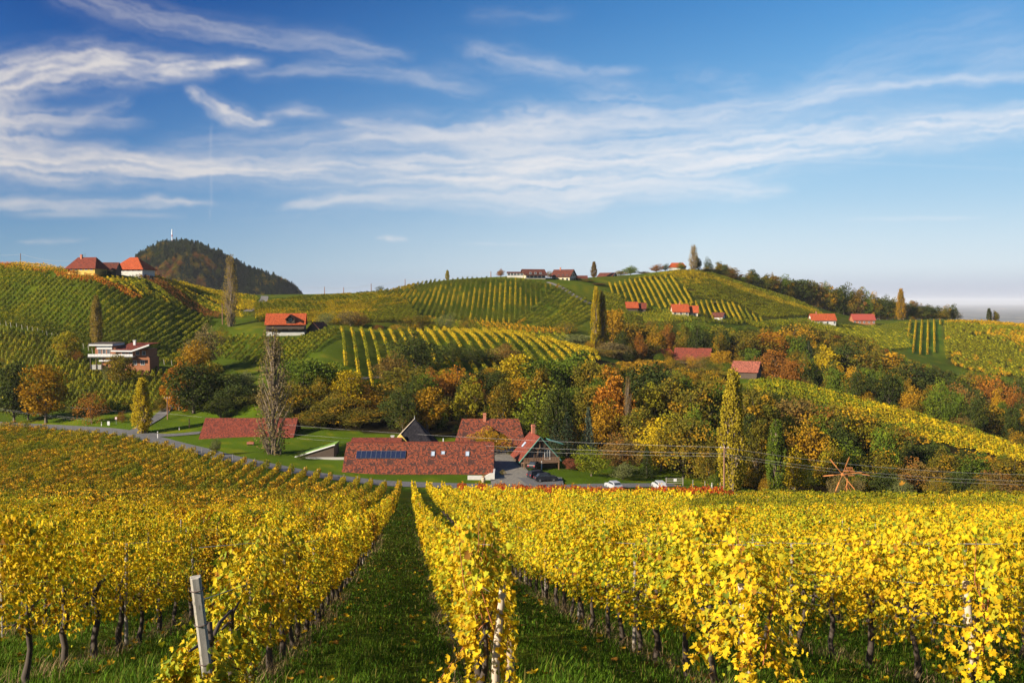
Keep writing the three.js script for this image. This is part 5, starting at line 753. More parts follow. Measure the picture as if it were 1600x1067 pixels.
// A house at a distance, its heights read along sight lines: eave and ridge in photograph rows
function house(o) {
  let { px, d, L, W, turn = 0, over = 0.5, hip = 0 } = o;
  if (o.sit) { const nd = hit(px, o.base, 330)[1]; L *= nd / d; W *= nd / d; hip *= nd / d; d = nd; }
  const x = (px - CX) / F * d;
  let g = 1e9; for (const sx of [-1, 1]) for (const sz of [-1, 1]) g = Math.min(g, ground(x + Math.cos(turn) * sx * L / 2 + Math.sin(turn) * sz * W / 2, d + Math.sin(turn) * sx * L / 2 - Math.cos(turn) * sz * W / 2));
  const base = o.base ? riseAt(o.base, d) : ground(x, d), eave = riseAt(o.eave, d - Math.abs(Math.cos(turn)) * W / 2) - base, ridge = riseAt(o.ridge, d) - base;
  const h = thing(o.name, o.label, o.category ?? 'house', [x, base, -d], turn, o.group);
  part('wall', bodyGeo(L, W, Math.min(-0.3, g - base - 0.4), eave, hip ? null : ridge - 0.1), WALL[o.wall], h);
  const roof = part('roof', roofGeo(L, W, eave, ridge, over, hip), ROOF[o.roof], h);
  for (const [cx, cz, ch = 1.0, cw = 0.6] of o.chimneys ?? []) { const c = part('chimney', mergeGeometries([box(cw, ch + 1, cw, 0, 0.5 - (1 - ch) / 2), box(cw + 0.16, 0.14, cw + 0.16, 0, ch + 0.2)]), o.chimneyMat ?? WALL.brick, roof); c.position.set(cx, ridge - Math.abs(cz) * (ridge - eave) / (W / 2) - 0.1, cz); }
  for (const [face, n, from, to, y, w, hh] of o.windows ?? []) for (let i = 0; i < n; i++) windowOn(h, face, L, W, n > 1 ? lerp(from, to, i / (n - 1)) : from, y, w, hh, o.frame ?? trimWhite);
  for (const [face, u, w, hh] of o.doors ?? []) { const m = part('door', mergeGeometries([box(w, hh, 0.08), box(w + 0.24, 0.12, 0.14, 0, hh / 2 + 0.06), box(0.12, hh, 0.14, -w / 2 - 0.06), box(0.12, hh, 0.14, w / 2 + 0.06)]), o.doorMat ?? midWood, h); place(m, face, L, W, u, hh / 2 + 0.02); part('handle', new THREE.SphereGeometry(0.05, 8, 6).translate(w * 0.36, 0, 0.08), trimWhite, m); }
  if (o.plinth) part('plinth', bodyGeo(L + 0.12, W + 0.12, Math.min(-0.3, g - base - 0.5), o.plinth, null), o.plinthMat ?? WALL.white, h);
  return Object.assign(h, { dims: { eave, ridge, L, W, slope: (ridge - eave) / (W / 2), roof } });
}
// position on the front slope of a roof: u along the ridge, t from eave (0) to ridge (1)
function onSlope(m, h, u, t, lift = 0.05) { const { eave, ridge, W, slope } = h.dims, a = Math.atan(slope); m.position.set(u, lerp(eave, ridge, t) + lift * Math.cos(a), lerp(W / 2, 0, t) + lift * Math.sin(a)); m.rotation.x = a - Math.PI / 2; }
function skylight(h, u, t, w, l) { const m = part('skylight', mergeGeometries([box(w + 0.16, 0.08, 0.16, 0, l / 2), box(w + 0.16, 0.08, 0.16, 0, -l / 2), box(0.08, l, 0.16, -w / 2 - 0.04), box(0.08, l, 0.16, w / 2 + 0.04)]), mat('grey_metal', rgb(0.3, 0.31, 0.33), { metalness: 0.5, roughness: 0.5 }), h); onSlope(m, h, u, t, 0.08); part('pane', box(w, l, 0.04, 0, 0, 0.02), mat('sky_glass', rgb(0.35, 0.42, 0.5), { roughness: 0.1 }), m); return m; }

{ // long tiled barn in the valley
  const h = house({ name: 'long_barn', label: 'long low barn with mottled red tile roof, solar panels and three skylights', category: 'barn', px: 656, d: 199, L: 29, W: 12, eave: 738, ridge: 691, over: 0.35, wall: 'white', roof: 'mottled', base: 742 });
  for (let i = 0; i < 10; i++) { const p = part('solar_panel', mergeGeometries([box(0.9, 1.9, 0.05)]), mat('solar_cell', rgb(0.012, 0.018, 0.045), { roughness: 0.25 }), h); onSlope(p, h, -12.0 + i * 0.98, 0.565, 0.16); part('frame', mergeGeometries([box(0.95, 0.04, 0.07, 0, 0.95), box(0.95, 0.04, 0.07, 0, -0.95), box(0.03, 1.9, 0.07, -0.46), box(0.03, 1.9, 0.07, 0.46)]), mat('panel_frame', rgb(0.12, 0.14, 0.16), { metalness: 0.4, roughness: 0.5 }), p); }
  skylight(h, 2.7, 0.6, 0.62, 1.15); skylight(h, 4.7, 0.63, 0.62, 0.8); skylight(h, 9.55, 0.6, 0.62, 1.15);
  const v = part('vent_pipe', new THREE.CylinderGeometry(0.1, 0.1, 0.9, 10), trimWhite, h.dims.roof); v.position.set(4.6, h.dims.ridge + 0.3, -0.2);
  const rc = part('ridge_tile', new THREE.CylinderGeometry(0.13, 0.13, 28.9, 8).rotateZ(Math.PI / 2), ROOF.red, h.dims.roof); rc.position.y = h.dims.ridge + 0.02;
}
house({ name: 'barn_wing', label: 'low red roofed wing behind the left half of the long barn', category: 'barn', px: 588, d: 207, L: 9.5, W: 6, eave: 695, ridge: 683.5, wall: 'white', roof: 'red' });
{
  const h = house({ name: 'slate_house', label: 'house with a steep dark slate pyramid roof and round gable window', px: 647, d: 211, L: 8, W: 8, eave: 692, ridge: 655, over: 0.7, hip: 4.6, wall: 'yellow', roof: 'dark' });
  const g = part('gable', (() => { const s = new THREE.Shape(); s.moveTo(-1.7, 0); s.lineTo(1.7, 0); s.lineTo(0, 1.75); s.closePath(); return new THREE.ExtrudeGeometry(s, { depth: 0.3, bevelEnabled: false }); })(), WALL.yellow, h, 'small yellow gable with a round window'); g.position.set(-2.5, h.dims.eave + 0.1, 3.6); g.rotation.y = -0.35;
  const w = part('round_window', new THREE.TorusGeometry(0.32, 0.06, 8, 18), trimWhite, g); w.position.set(0, 0.62, 0.32); part('pane', new THREE.CircleGeometry(0.3, 18), glass, w);
  const v = part('verge_board', tube([V3(-4.5, h.dims.eave - 0.2, 4.5), V3(-0.05, h.dims.ridge, 0.1)], [0.12, 0.12], 5), mat('pale_wood', rgb(0.5, 0.4, 0.28)), h.dims.roof);
  const c = part('chimney', mergeGeometries([box(0.6, 2.2, 0.6, 0, 0), box(0.8, 0.15, 0.8, 0, 1.1)]), WALL.white, h); c.position.set(-4.3, h.dims.eave + 0.3, 3.4);
  const f = part('finial', new THREE.ConeGeometry(0.08, 1.1, 8), trimWhite, h.dims.roof); f.position.set(0, h.dims.ridge + 0.4, 0);
}
{
  const h = house({ name: 'big_house', label: 'large house with hipped mottled red roof and brick chimney behind the long barn', px: 766, d: 226, L: 15.8, W: 12, eave: 700, ridge: 654, over: 0.5, hip: 1.9, wall: 'cream', roof: 'mottled', chimneys: [[-1.3, 0.3, 1.2, 0.7]] });
  const dm = part('dormer', bodyGeo(2.6, 3.4, -1.2, 0.5, 1.6), WALL.cream, h); dm.position.set(0.2, h.dims.eave + 2.4, 3.4); dm.rotation.y = Math.PI / 2;
  part('dormer_roof', roofGeo(3.6, 3.4, 0.5, 1.75, 0.4), ROOF.red, dm); windowOn(dm, 'left', 2.6, 3.4, 0, 0.1, 0.8, 0.8);
}
{ // balcony house: steep gable towards the viewer
  const h = house({ name: 'balcony_house', label: 'steep gabled house with red roof, wooden balcony and yellow ground floor', px: 836, d: 204, L: 7.6, W: 7.4, turn: 1.8, eave: 711, ridge: 678, over: 0.5, wall: 'timber', roof: 'red', base: 739, chimneys: [[2.2, 0.2, 1.5, 0.65]] });
  const { eave, ridge } = h.dims;
  part('ground_floor', bodyGeo(7.2, 7.0, -0.5, eave - 0.9, null), WALL.yellow, h, 'yellow rendered ground floor');
  const gx = -3.85;   // the gable end faces the viewer
  for (const s of [-1, 1]) { const b = part('verge_board', tube([V3(gx - 0.8, eave - 0.85, s * 4.45), V3(gx - 0.8, ridge - 0.05, 0)], [0.13, 0.13], 4), greenTrim, h.dims.roof); }
  const bal = part('balcony', mergeGeometries([box(1.7, 0.16, 7.6, gx - 0.75, eave - 0.9), box(0.09, 0.1, 7.6, gx - 1.55, eave + 0.15), box(0.07, 0.08, 7.6, gx - 1.55, eave - 0.6)]), midWood, h);
  for (let i = 0; i < 22; i++) part('slat', box(0.04, 0.72, 0.2, gx - 1.55, eave - 0.22, -3.6 + i * 0.343), midWood, bal);
  for (const s of [-3.6, 0, 3.6]) part('post', box(0.18, eave + 0.6, 0.18, gx - 1.5, (eave - 1.4) / 2 - 0.1, s), s ? midWood : trimWhite, h);
  for (const s of [-1.7, 0.2, 1.6]) { const w = windowOn(h, 'left', 7.6, 7.4, s, eave + 0.5, 1.0, 1.9, s === 1.6 ? trimWhite : midWood); }
  const b2 = part('timber_beam', mergeGeometries([box(0.16, 0.18, 5.2, gx - 0.1, eave + 1.75), box(0.16, 1.6, 0.16, gx - 0.1, eave + 2.5)]), midWood, h);
  windowOn(h, 'left', 7.2, 7.0, -2.2, 1.3, 1.1, 1.6); const g = part('garage_door', box(0.06, 2.1, 2.5, -3.64, 1.05, 1.6), mat('cream_door', rgb(0.7, 0.55, 0.2)), h);
  const aw = part('awning', box(3.6, 0.12, 3.0), mat('green_awning', rgb(0.05, 0.2, 0.17)), h); aw.position.set(1.5, eave + 2.4, 4.6); aw.rotation.x = 0.3;
  const sl = part('skylight', box(0.9, 0.12, 1.2), mat('sky_glass', rgb(0.35, 0.42, 0.5), { roughness: 0.1 }), h.dims.roof); sl.position.set(1.2, lerp(eave, ridge, 0.45) + 0.1, -2.05); sl.rotation.x = -Math.atan(h.dims.slope);
}
{
  const h = house({ name: 'low_barn', label: 'low barn with long dull red tiled roof below the dark trees', category: 'barn', px: 391, d: 231, L: 20.6, W: 9.5, eave: 683.5, ridge: 653, over: 0.5, wall: 'timber', roof: 'red', base: 687 });
}
{ // grass roofed shed cut into the lawn
  const d = 206, x = (503 - CX) / F * d, y = ground(x, d), g = thing('grass_roofed_shed', 'earth shed with sloping grass roof and white edge board beside the long barn', 'shed', [x, y, -d], 0);
  const s = new THREE.Shape(); s.moveTo(-5.6, 0.3); s.lineTo(2.2, 2.7); s.lineTo(2.2, -0.4); s.lineTo(-5.6, -0.4); s.closePath();
  part('wall', new THREE.ExtrudeGeometry(s, { depth: 6, bevelEnabled: false }).translate(0, -0.18, -6), WALL.timber, g);
  const rs = new THREE.Shape(); rs.moveTo(-5.8, 0.24); rs.lineTo(2.4, 2.76); rs.lineTo(2.4, 3.02); rs.lineTo(-5.8, 0.5); rs.closePath();
  const lawnMat = mat('roof_grass', rgb(0.12, 0.22, 0.02), { roughness: 1 }); part('roof', new THREE.ExtrudeGeometry(rs, { depth: 6.2, bevelEnabled: false }).translate(0, -0.2, -6.1), lawnMat, g);
  const b = part('edge_board', tube([V3(-5.9, 0.16, 0.18), V3(2.5, 2.74, 0.18)], [0.16, 0.16], 4), trimWhite, g);
  part('retaining_wall', box(12, 0.5, 0.25, 2.5, 0.1, 1.2), WALL.grey, g);
}
{ // white garden wall at the barn's end
  const d = 188.5, x = (752 - CX) / F * d, y = ground(x, d); const g = thing('garden_wall', 'low white garden wall at the right end of the long barn', 'wall', [x, y, -d]);
  const s = new THREE.Shape(); s.moveTo(-2.6, -0.3); s.lineTo(2.5, -0.3); s.lineTo(2.5, 1.25); s.lineTo(1.6, 1.2); s.lineTo(0.8, 0.75); s.lineTo(-2.6, 0.75); s.closePath();
  part('wall', new THREE.ExtrudeGeometry(s, { depth: 0.35, bevelEnabled: true, bevelSize: 0.03, bevelThickness: 0.03, bevelSegments: 1 }), WALL.white, g); part('side_wall', box(0.35, 1.4, 5.5, 2.35, 0.45, -2.9), WALL.white, g);
}
{ // modern house on the left slope
  const d = 318, x = (188 - CX) / F * d, base = riseAt(580, d), g = thing('modern_house', 'modern two storey house with white balcony and pitched red roof on the vineyard slope', 'house', [x, base, -d]), m = (px) => (px - 188) / F * d, v = (py) => riseAt(py, d) - base;
  const bx = (n, x0, x1, y0, y1, z0, z1, mt, l) => part(n, box(m(x1) - m(x0), v(y0) - v(y1), z1 - z0, (m(x0) + m(x1)) / 2, (v(y0) + v(y1)) / 2, (z0 + z1) / 2), mt, g, l);
  bx('lower_storey', 157, 231, 559, 590, -9, -0.6, WALL.orange); bx('upper_storey', 147, 179, 540.5, 556.5, -8, 0, WALL.orange); bx('upper_storey', 179.5, 229, 545.5, 558.5, -8.5, -0.8, WALL.orange);
  const fr = bx('flat_roof', 139, 176, 537, 540.2, -9, 0.9, trimWhite, 'flat roof with white fascia'); bx('roof_edge', 138, 177, 536.2, 537, -9.2, 1.1, darkWood);
  bx('fascia_panel', 150, 174, 540.6, 545.6, 0.02, 0.25, trimWhite);
  const bal = bx('balcony', 139, 209, 556.8, 558, -1, 1.8, WALL.grey); for (let i = 0; i < 14; i++) bx('balcony_panel', 139.3 + i * 5, 144 + i * 5, 552.8, 557.6, 1.7, 1.8, trimWhite);
  for (const p of [141, 150, 159, 176]) bx('post', p, p + 1.2, 558, 577, 0.9, 1.2, darkWood); bx('carport_wall', 141, 158, 570, 577, -1, 1.0, WALL.grey); bx('parasol', 157, 174, 562, 564.2, 0.6, 2.2, trimWhite, 'white awning over the terrace');
  const pr = part('pitched_roof', (() => { const s = new THREE.Shape(); s.moveTo(m(174), v(549.2)); s.lineTo(m(206), v(549.6)); s.lineTo(m(234), v(540)); s.lineTo(m(234), v(537.6)); s.lineTo(m(206), v(547.2)); s.lineTo(m(174), v(546.8)); s.closePath(); return new THREE.ExtrudeGeometry(s, { depth: 0.4, bevelEnabled: false }); })(), trimWhite, g, 'white verge of the pitched roof'); pr.position.z = 1.0;
  const o = { pos: [], idx: [], nor: [], uv: [] }; quadUV([V3(m(174), v(546.6), 1.4), V3(m(206), v(547), 1.4), V3(m(233), v(537.2), -9.5), V3(m(186), v(537.2), -9.5)], V3(1, 0, 0), V3(), o); quadUV([V3(m(206), v(547), 1.4), V3(m(234), v(537.4), 1.4), V3(m(233), v(537.2), -9.5)], V3(1, 0, 0), V3(), o); part('roof', flat(o), ROOF.red, g);
  const c = part('chimney', mergeGeometries([box(0.7, 1.6, 0.7), box(0.95, 0.2, 0.95, 0, 0.8)]), trimWhite, g); c.position.set(m(198), v(537), -6);
  for (const p of [154, 161, 168]) windowOn(g, 'front', 0, 0, m(p), v(549), 0.8, 1.5).position.z = 0.04; for (const p of [190, 201, 212, 222]) windowOn(g, 'front', 0, 0, m(p), v(552), 0.9, 1.1).position.z = -0.76; for (const p of [181, 208, 220]) windowOn(g, 'front', 0, 0, m(p), v(567), 1.1, 1.3).position.z = -0.56;
}
{
  const h = house({ name: 'timber_chalet', label: 'dark timber chalet with bright orange roof and white base on the vineyard slope', px: 447, d: 404, L: 15, W: 9, eave: 505, ridge: 489.5, over: 0.6, turn: 0.12, wall: 'timber', roof: 'orange', base: 521, sit: true, windows: [['front', 4, -5.5, 5.5, 2.2, 1.1, 1.0], ['right', 2, -1.6, 1.6, 3.2, 1, 1]], plinth: 0.7 });
  const dm = part('dormer', bodyGeo(3, 3.2, -1, 0.9, 2.3), WALL.timber, h); dm.position.set(2.0, h.dims.eave + 1.0, 3.2); dm.rotation.y = Math.PI / 2; part('dormer_roof', roofGeo(4, 3.2, 0.9, 2.4, 0.5), ROOF.brown, dm); windowOn(dm, 'left', 3, 3.2, 0, 0.4, 0.9, 0.9);
  part('balcony', mergeGeometries([box(14.6, 0.14, 1.2, 0, 1.9, 5.0), box(14.6, 0.9, 0.06, 0, 2.4, 5.6)]), darkWood, h);
}
house({ name: 'dark_shed', label: 'small shed with dark brown gabled roof beside the timber chalet', category: 'shed', px: 497, d: 398, L: 6, W: 6.4, eave: 514, ridge: 503, turn: 1.1, over: 0.5, wall: 'timber', roof: 'brown', base: 518, sit: true });
house({ name: 'ridge_farmhouse', label: 'yellow farmhouse with red hipped roof on the left ridge', px: 137, d: 443, L: 13.5, W: 9, eave: 416.5, ridge: 402, over: 0.8, hip: 3.0, turn: -0.2, wall: 'yellow', roof: 'red', base: 426, sit: true, chimneys: [[-2.5, 0.4, 1.2, 0.8]], windows: [['front', 5, -5, 5, 1.6, 1.1, 1.2]] });
house({ name: 'ridge_annexe', label: 'low red roofed annexe between the two ridge farmhouses', category: 'house', px: 172, d: 448, L: 8, W: 6, eave: 419, ridge: 410, over: 0.4, wall: 'timber', roof: 'brown', base: 426 });
house({ name: 'ridge_farmhouse', label: 'white farmhouse with orange pyramid roof on the left ridge', px: 210, d: 452, L: 14, W: 11, eave: 418, ridge: 402, over: 0.9, hip: 6, turn: -0.15, wall: 'white', roof: 'orange', base: 426, sit: true, windows: [['front', 5, -5.4, 5.4, 1.2, 1.1, 1.2]] });
{
  const h = house({ name: 'hilltop_inn', label: 'hilltop inn with dark red gabled roof and cream walls above the steep vines', px: 833, d: 562, L: 11.5, W: 10, eave: 428.5, ridge: 420.5, over: 1.0, turn: 0.25, wall: 'cream', roof: 'brown', base: 436, windows: [['front', 5, -4.6, 4.6, 1.3, 1.5, 1.7], ['front', 3, -3, 3, 3.2, 1, 0.9]] }); part('balcony', box(12, 0.9, 0.1, 0, 2.2, 5.6), darkWood, h);
  const g = house({ name: 'inn_annexe', label: 'flat white annexe with long window band left of the hilltop inn', category: 'house', px: 805, d: 563, L: 9, W: 7, eave: 426, ridge: 424.5, over: 0.3, wall: 'white', roof: 'brown', base: 436, windows: [['front', 5, -3.6, 3.6, 2.6, 1.4, 1.2]] });
}
house({ name: 'hilltop_house', label: 'cream half timbered house with brown red roof right of the hilltop inn', px: 881, d: 570, L: 11, W: 9.5, eave: 430.5, ridge: 421, over: 0.8, turn: -0.45, wall: 'cream', roof: 'brown', base: 441, windows: [['front', 4, -4, 4, 1.5, 1, 1.3], ['front', 4, -4, 4, 3.6, 1, 1], ['right', 3, -2.6, 2.6, 1.5, 1, 1.2], ['right', 2, -1.5, 1.5, 4, 1, 1]], frame: darkWood, chimneys: [[-2, 0.3]] });
house({ name: 'hilltop_outbuilding', label: 'small brown roofed outbuilding beside the cream half timbered house', category: 'outbuilding', px: 908, d: 582, L: 6.5, W: 5, eave: 435, ridge: 430.5, wall: 'grey', roof: 'brown', base: 440 });
house({ name: 'hilltop_house', label: 'white gabled house with red brown roof at the right of the hilltop group', px: 949, d: 610, L: 9.5, W: 9, eave: 433.5, ridge: 426, over: 0.7, turn: -0.6, wall: 'white', roof: 'brown', base: 442, windows: [['front', 3, -3, 3, 1.4, 1, 1.2], ['right', 3, -2.6, 2.6, 1.4, 1, 1.2], ['right', 2, -1.4, 1.4, 4, 0.9, 1]], frame: darkWood });
house({ name: 'hilltop_cottage', label: 'white cottage with orange roof on the highest hilltop', category: 'cottage', px: 1058, d: 655, L: 10.5, W: 8, eave: 416.5, ridge: 410.5, over: 0.5, hip: 2, turn: -0.1, wall: 'white', roof: 'orange', base: 421 });
house({ sit: true, name: 'red_barn', label: 'upper small barn with two stepped red roofs below the yellow hill', category: 'barn', px: 987, d: 560, L: 6.2, W: 8, eave: 480, ridge: 471.5, wall: 'timber', roof: 'orange', base: 486 });
house({ sit: true, name: 'red_barn', label: 'right hand lower roof joined to the upper small red barn', category: 'barn', px: 1001, d: 556, L: 5.6, W: 8, eave: 481, ridge: 473, turn: -0.15, wall: 'timber', roof: 'red', base: 487 });
house({ sit: true, name: 'slope_farmhouse', label: 'cream farmhouse with bright orange roof above the wood', px: 1062, d: 560, L: 8.8, W: 9, eave: 486, ridge: 475, wall: 'cream', roof: 'orange', base: 493, windows: [['front', 3, -3, 3, 1.2, 1, 1.1]], chimneys: [[0, 0.2]] });
house({ sit: true, name: 'slope_farmhouse', label: 'shorter orange roofed house joined on the right of the cream farmhouse', px: 1082, d: 556, L: 5.8, W: 8, eave: 487, ridge: 477.5, turn: -0.15, wall: 'cream', roof: 'orange', base: 494, windows: [['front', 2, -1.5, 1.5, 1.2, 1, 1.1]] });
house({ sit: true, name: 'small_cottage', label: 'tiny white cottage with brown roof under the far vine rows', category: 'cottage', px: 1123, d: 545, L: 6, W: 5, eave: 494, ridge: 488, turn: -0.5, wall: 'white', roof: 'brown', base: 499 });
house({ sit: true, name: 'ridge_cottage', label: 'white cottage with faded orange roof at the foot of the wooded skyline ridge', category: 'cottage', px: 1285, d: 690, L: 16.5, W: 9, eave: 499.5, ridge: 490, wall: 'white', roof: 'orange', base: 507, windows: [['front', 4, -6, 6, 1.2, 1, 1.2]], chimneys: [[-3.5, 0.2]] });
house({ sit: true, name: 'ridge_cottage', label: 'long cottage with vivid red roof right of the faded orange one', category: 'cottage', px: 1348, d: 690, L: 15, W: 8, eave: 499, ridge: 490.5, wall: 'orange', roof: 'sheet', base: 506, windows: [['front', 5, -6, 6, 1.1, 1, 1]] });
house({ name: 'wood_barn', label: 'orange roof gable peeping out of the wood', category: 'barn', px: 1040, d: 402, L: 4.6, W: 7, eave: 559, ridge: 545, turn: 0.5, wall: 'timber', roof: 'orange', base: 568 });
house({ name: 'wood_barn', label: 'long barn roof of dull red tiles half hidden in the wood', category: 'barn', px: 1084, d: 398, L: 14, W: 9, eave: 561, ridge: 543.5, turn: -0.4, wall: 'timber', roof: 'red', base: 572 });
house({ name: 'wood_barn', label: 'wooden barn with pale pinkish tile roof at the edge of the ridge vineyard', category: 'barn', px: 1168, d: 322, L: 8, W: 7, eave: 579, ridge: 564, turn: -0.45, wall: 'timber', roof: 'pink', base: 590 });
house({ name: 'distant_house', label: 'distant red roofed house on the far forest shoulder', px: 433, d: 1515, L: 13, W: 10, eave: 441, ridge: 435.5, wall: 'white', roof: 'orange', base: 449 });

// ---------------------------------------------------------------- cars
const tyreMat = mat('tyre', rgb(0.02, 0.02, 0.02)), rimMat = mat('wheel_rim', rgb(0.45, 0.45, 0.47), { metalness: 0.8, roughness: 0.35 }), lampMat = mat('headlight', rgb(0.75, 0.75, 0.72), { roughness: 0.15 }), tailMat = mat('tail_light', rgb(0.4, 0.02, 0.02), { roughness: 0.2 });
function car(px, d, turn, color, label, estate) {
  const x = (px - CX) / F * d, y = ground(x, d) + 0.2, g = thing('parked_car', label, 'car', [x, y, -d], turn, 'cars parked at the farm');
  const paint = mat('paint_' + color.join('_'), rgb(...color), { roughness: 0.3, metalness: 0.2 });
  const low = [[-2.1, 0.35], [-2.15, 0.7], [-2.0, 0.95], [2.0, 0.8], [2.15, 0.55], [2.1, 0.32]].map((p) => p), s = new THREE.Shape();
  s.moveTo(-2.1, 0.3); s.quadraticCurveTo(-2.22, 0.65, -2.1, 0.92); s.lineTo(-0.95, 0.98); s.lineTo(0.95, 0.95); s.quadraticCurveTo(2.1, 0.88, 2.16, 0.6); s.lineTo(2.12, 0.3); s.closePath();
  part('body', new THREE.ExtrudeGeometry(s, { depth: 1.5, bevelEnabled: true, bevelSize: 0.08, bevelThickness: 0.1, bevelSegments: 3 }).translate(0, 0, -0.75), paint, g);
  const c = new THREE.Shape(), rear = estate ? -2.0 : -1.75; c.moveTo(rear, 0.92); c.lineTo(rear + (estate ? 0.15 : 0.5), 1.4); c.lineTo(0.25, 1.46); c.lineTo(1.05, 0.93); c.closePath();
  part('cabin', new THREE.ExtrudeGeometry(c, { depth: 1.25, bevelEnabled: true, bevelSize: 0.05, bevelThickness: 0.06, bevelSegments: 2 }).translate(0, 0, -0.625), paint, g);
  for (const sd of [-1, 1]) { const w = new THREE.Shape(); w.moveTo(rear + 0.2, 0.98); w.lineTo(rear + (estate ? 0.3 : 0.6), 1.34); w.lineTo(0.2, 1.4); w.lineTo(0.85, 0.98); w.closePath(); part('side_window', new THREE.ExtrudeGeometry(w, { depth: 0.02, bevelEnabled: false }).translate(0, 0, sd * 0.7 - 0.01), glass, g); }
  const ws = part('windscreen', box(0.62, 0.02, 1.15), glass, g); ws.position.set(0.72, 1.22, 0); ws.rotation.z = -0.58; const rs = part('rear_window', box(0.5, 0.02, 1.1), glass, g); rs.position.set(rear - 0.02 + (estate ? 0.08 : 0.2), 1.2, 0); rs.rotation.z = estate ? 1.3 : 0.78;
  for (const [wx, wz] of [[-1.35, 0.78], [-1.35, -0.78], [1.35, 0.78], [1.35, -0.78]]) { const w = part('wheel', new THREE.TorusGeometry(0.24, 0.095, 8, 18), tyreMat, g); w.position.set(wx, 0.32, wz); part('rim', new THREE.CylinderGeometry(0.2, 0.2, 0.14, 14).rotateX(Math.PI / 2), rimMat, w); }
  for (const z of [-0.62, 0.62]) { part('headlight', box(0.08, 0.16, 0.34, 2.18, 0.68, z), lampMat, g); part('tail_light', box(0.08, 0.2, 0.28, -2.2, 0.75, z), tailMat, g); }
}
car(842, 190, 0.5, [0.02, 0.022, 0.03], 'black estate car parked behind, nearest the balcony house', true);
car(853, 187, 0.25, [0.018, 0.02, 0.028], 'black car parked in front on the apron', false);
car(836, 199, 1.2, [0.02, 0.02, 0.022], 'dark car under the balcony of the gabled house', false);
car(960, 178, 1.9, [0.4, 0.41, 0.43], 'silver car on the lane, half hidden by red vines', false);
car(1032, 178, 1.7, [0.48, 0.48, 0.48], 'white car on the lane further right, only its roof showing over the vines', true);

// ---------------------------------------------------------------- power lines, poles and mast
const poleWood = mat('pole_wood', rgb(0.2, 0.1, 0.055)), cable = mat('cable', rgb(0.34, 0.33, 0.32), { metalness: 0.3, roughness: 0.5 });
function pole(px, topY, d, label, r = 0.13, arm = true) {
  const x = (px - CX) / F * d, y = ground(x, d), h = riseAt(topY, d) - y, g = thing('power_pole', label, 'pole', [x, y, -d], 0, 'power poles');
  part('post', tube([V3(0, -0.3, 0), V3(0, h * 0.5, 0), V3(0, h, 0)], [r * 1.15, r, r * 0.85], 9), poleWood, g);
  if (arm) { part('crossarm', box(1.5, 0.12, 0.12, 0, h - 0.35, 0.1), poleWood, g); for (const s of [-0.65, 0, 0.65]) part('insulator', new THREE.CylinderGeometry(0.05, 0.07, 0.24, 8).translate(s, h - 0.16, 0.1), trimWhite, g); }
  return V3(x, y + h, -d);
}
pole(1134, 697, 172, 'reddish brown wooden power pole beside the tall yellowing poplar', 0.16);
pole(259, 620, 252, 'dark wooden power pole by the climbing side lane', 0.14); pole(293, 654, 240, 'short pale pole at the left end of the low barn', 0.12, false);
pole(33, 396, 466, 'dark pole on the left ridge skyline', 0.16, false); pole(70, 429, 432, 'brown pole among the green vine rows on the left hill', 0.2, false); pole(347, 474, 420, 'dark pole beside the saddle poplar', 0.2, false);
[[507, 448, 612, 'first pole from the left on the saddle skyline'], [537, 449, 610, 'second pole from the left on the saddle skyline'], [580, 443, 606, 'third pole from the left on the saddle skyline'], [633, 436, 596, 'fourth pole where the skyline starts to climb'], [767, 424, 572, 'pole at the top of the steep vines left of the inn']].forEach(([px, y, d, l]) => pole(px, y, d, l, 0.22, false));
function line(pts, r, label) { const p = [], q = []; for (let k = 0; k + 1 < pts.length; k++) { const [a, b, sag] = [pts[k], pts[k + 1], pts[k][3] ?? 1]; const A = at(a[0], a[1], a[2]), B = at(b[0], b[1], b[2]); for (let i = k ? 1 : 0; i <= 16; i++) { const t = i / 16, v = A.clone().lerp(B, t); v.y -= sag * 4 * t * (1 - t); p.push(v); q.push(r); } } top('power_cable', tube(p, q, 4), cable, label, 'cable', 'power cables'); }
line([[-40, 616, 262, 0.9], [259, 646, 252, 1.2], [1134, 699, 172, 1.1], [1640, 742, 160]], 0.014, 'topmost power cable crossing in front of the farm');
line([[-40, 632, 258, 0.9], [259, 661, 250, 1.2], [1134, 709, 171.6, 1.1], [1640, 752, 159]], 0.014, 'middle power cable crossing in front of the long barn roof');
line([[-40, 634, 258, 0.9], [259, 664, 250, 1.6], [1134, 713, 171.3, 1.1], [1640, 758, 158]], 0.012, 'lowest power cable crossing in front of the long barn roof');
line([[-30, 395, 470, 0.8], [33, 397, 466, 1.2], [113, 407, 450]], 0.03, 'thin cable from the ridge pole to the yellow farmhouse');
line([[480, 449, 614, 0.5], [507, 449, 612, 0.5], [537, 450, 610, 0.8], [580, 444, 606, 0.9], [633, 437, 596, 1.4], [767, 425, 572]], 0.035, 'thin cable strung along the saddle skyline');
{ const d = 1500, x = (270 - CX) / F * d, y = ground(x, d), h = riseAt(358, d) - y, g = thing('radio_mast', 'red and white radio mast on top of the distant forest hill', 'mast', [x, y, -d]); for (let i = 0; i < 6; i++) part('section', new THREE.CylinderGeometry(0.55, 0.7, h / 6, 8).translate(0, h * (i + 0.5) / 6, 0), i & 1 ? mat('mast_white', rgb(0.75, 0.74, 0.72)) : mat('mast_red', rgb(0.55, 0.12, 0.09)), g); part('antenna', new THREE.CylinderGeometry(0.9, 0.9, 3, 10).translate(0, h * 0.8, 0), mat('mast_white', 0), g); }

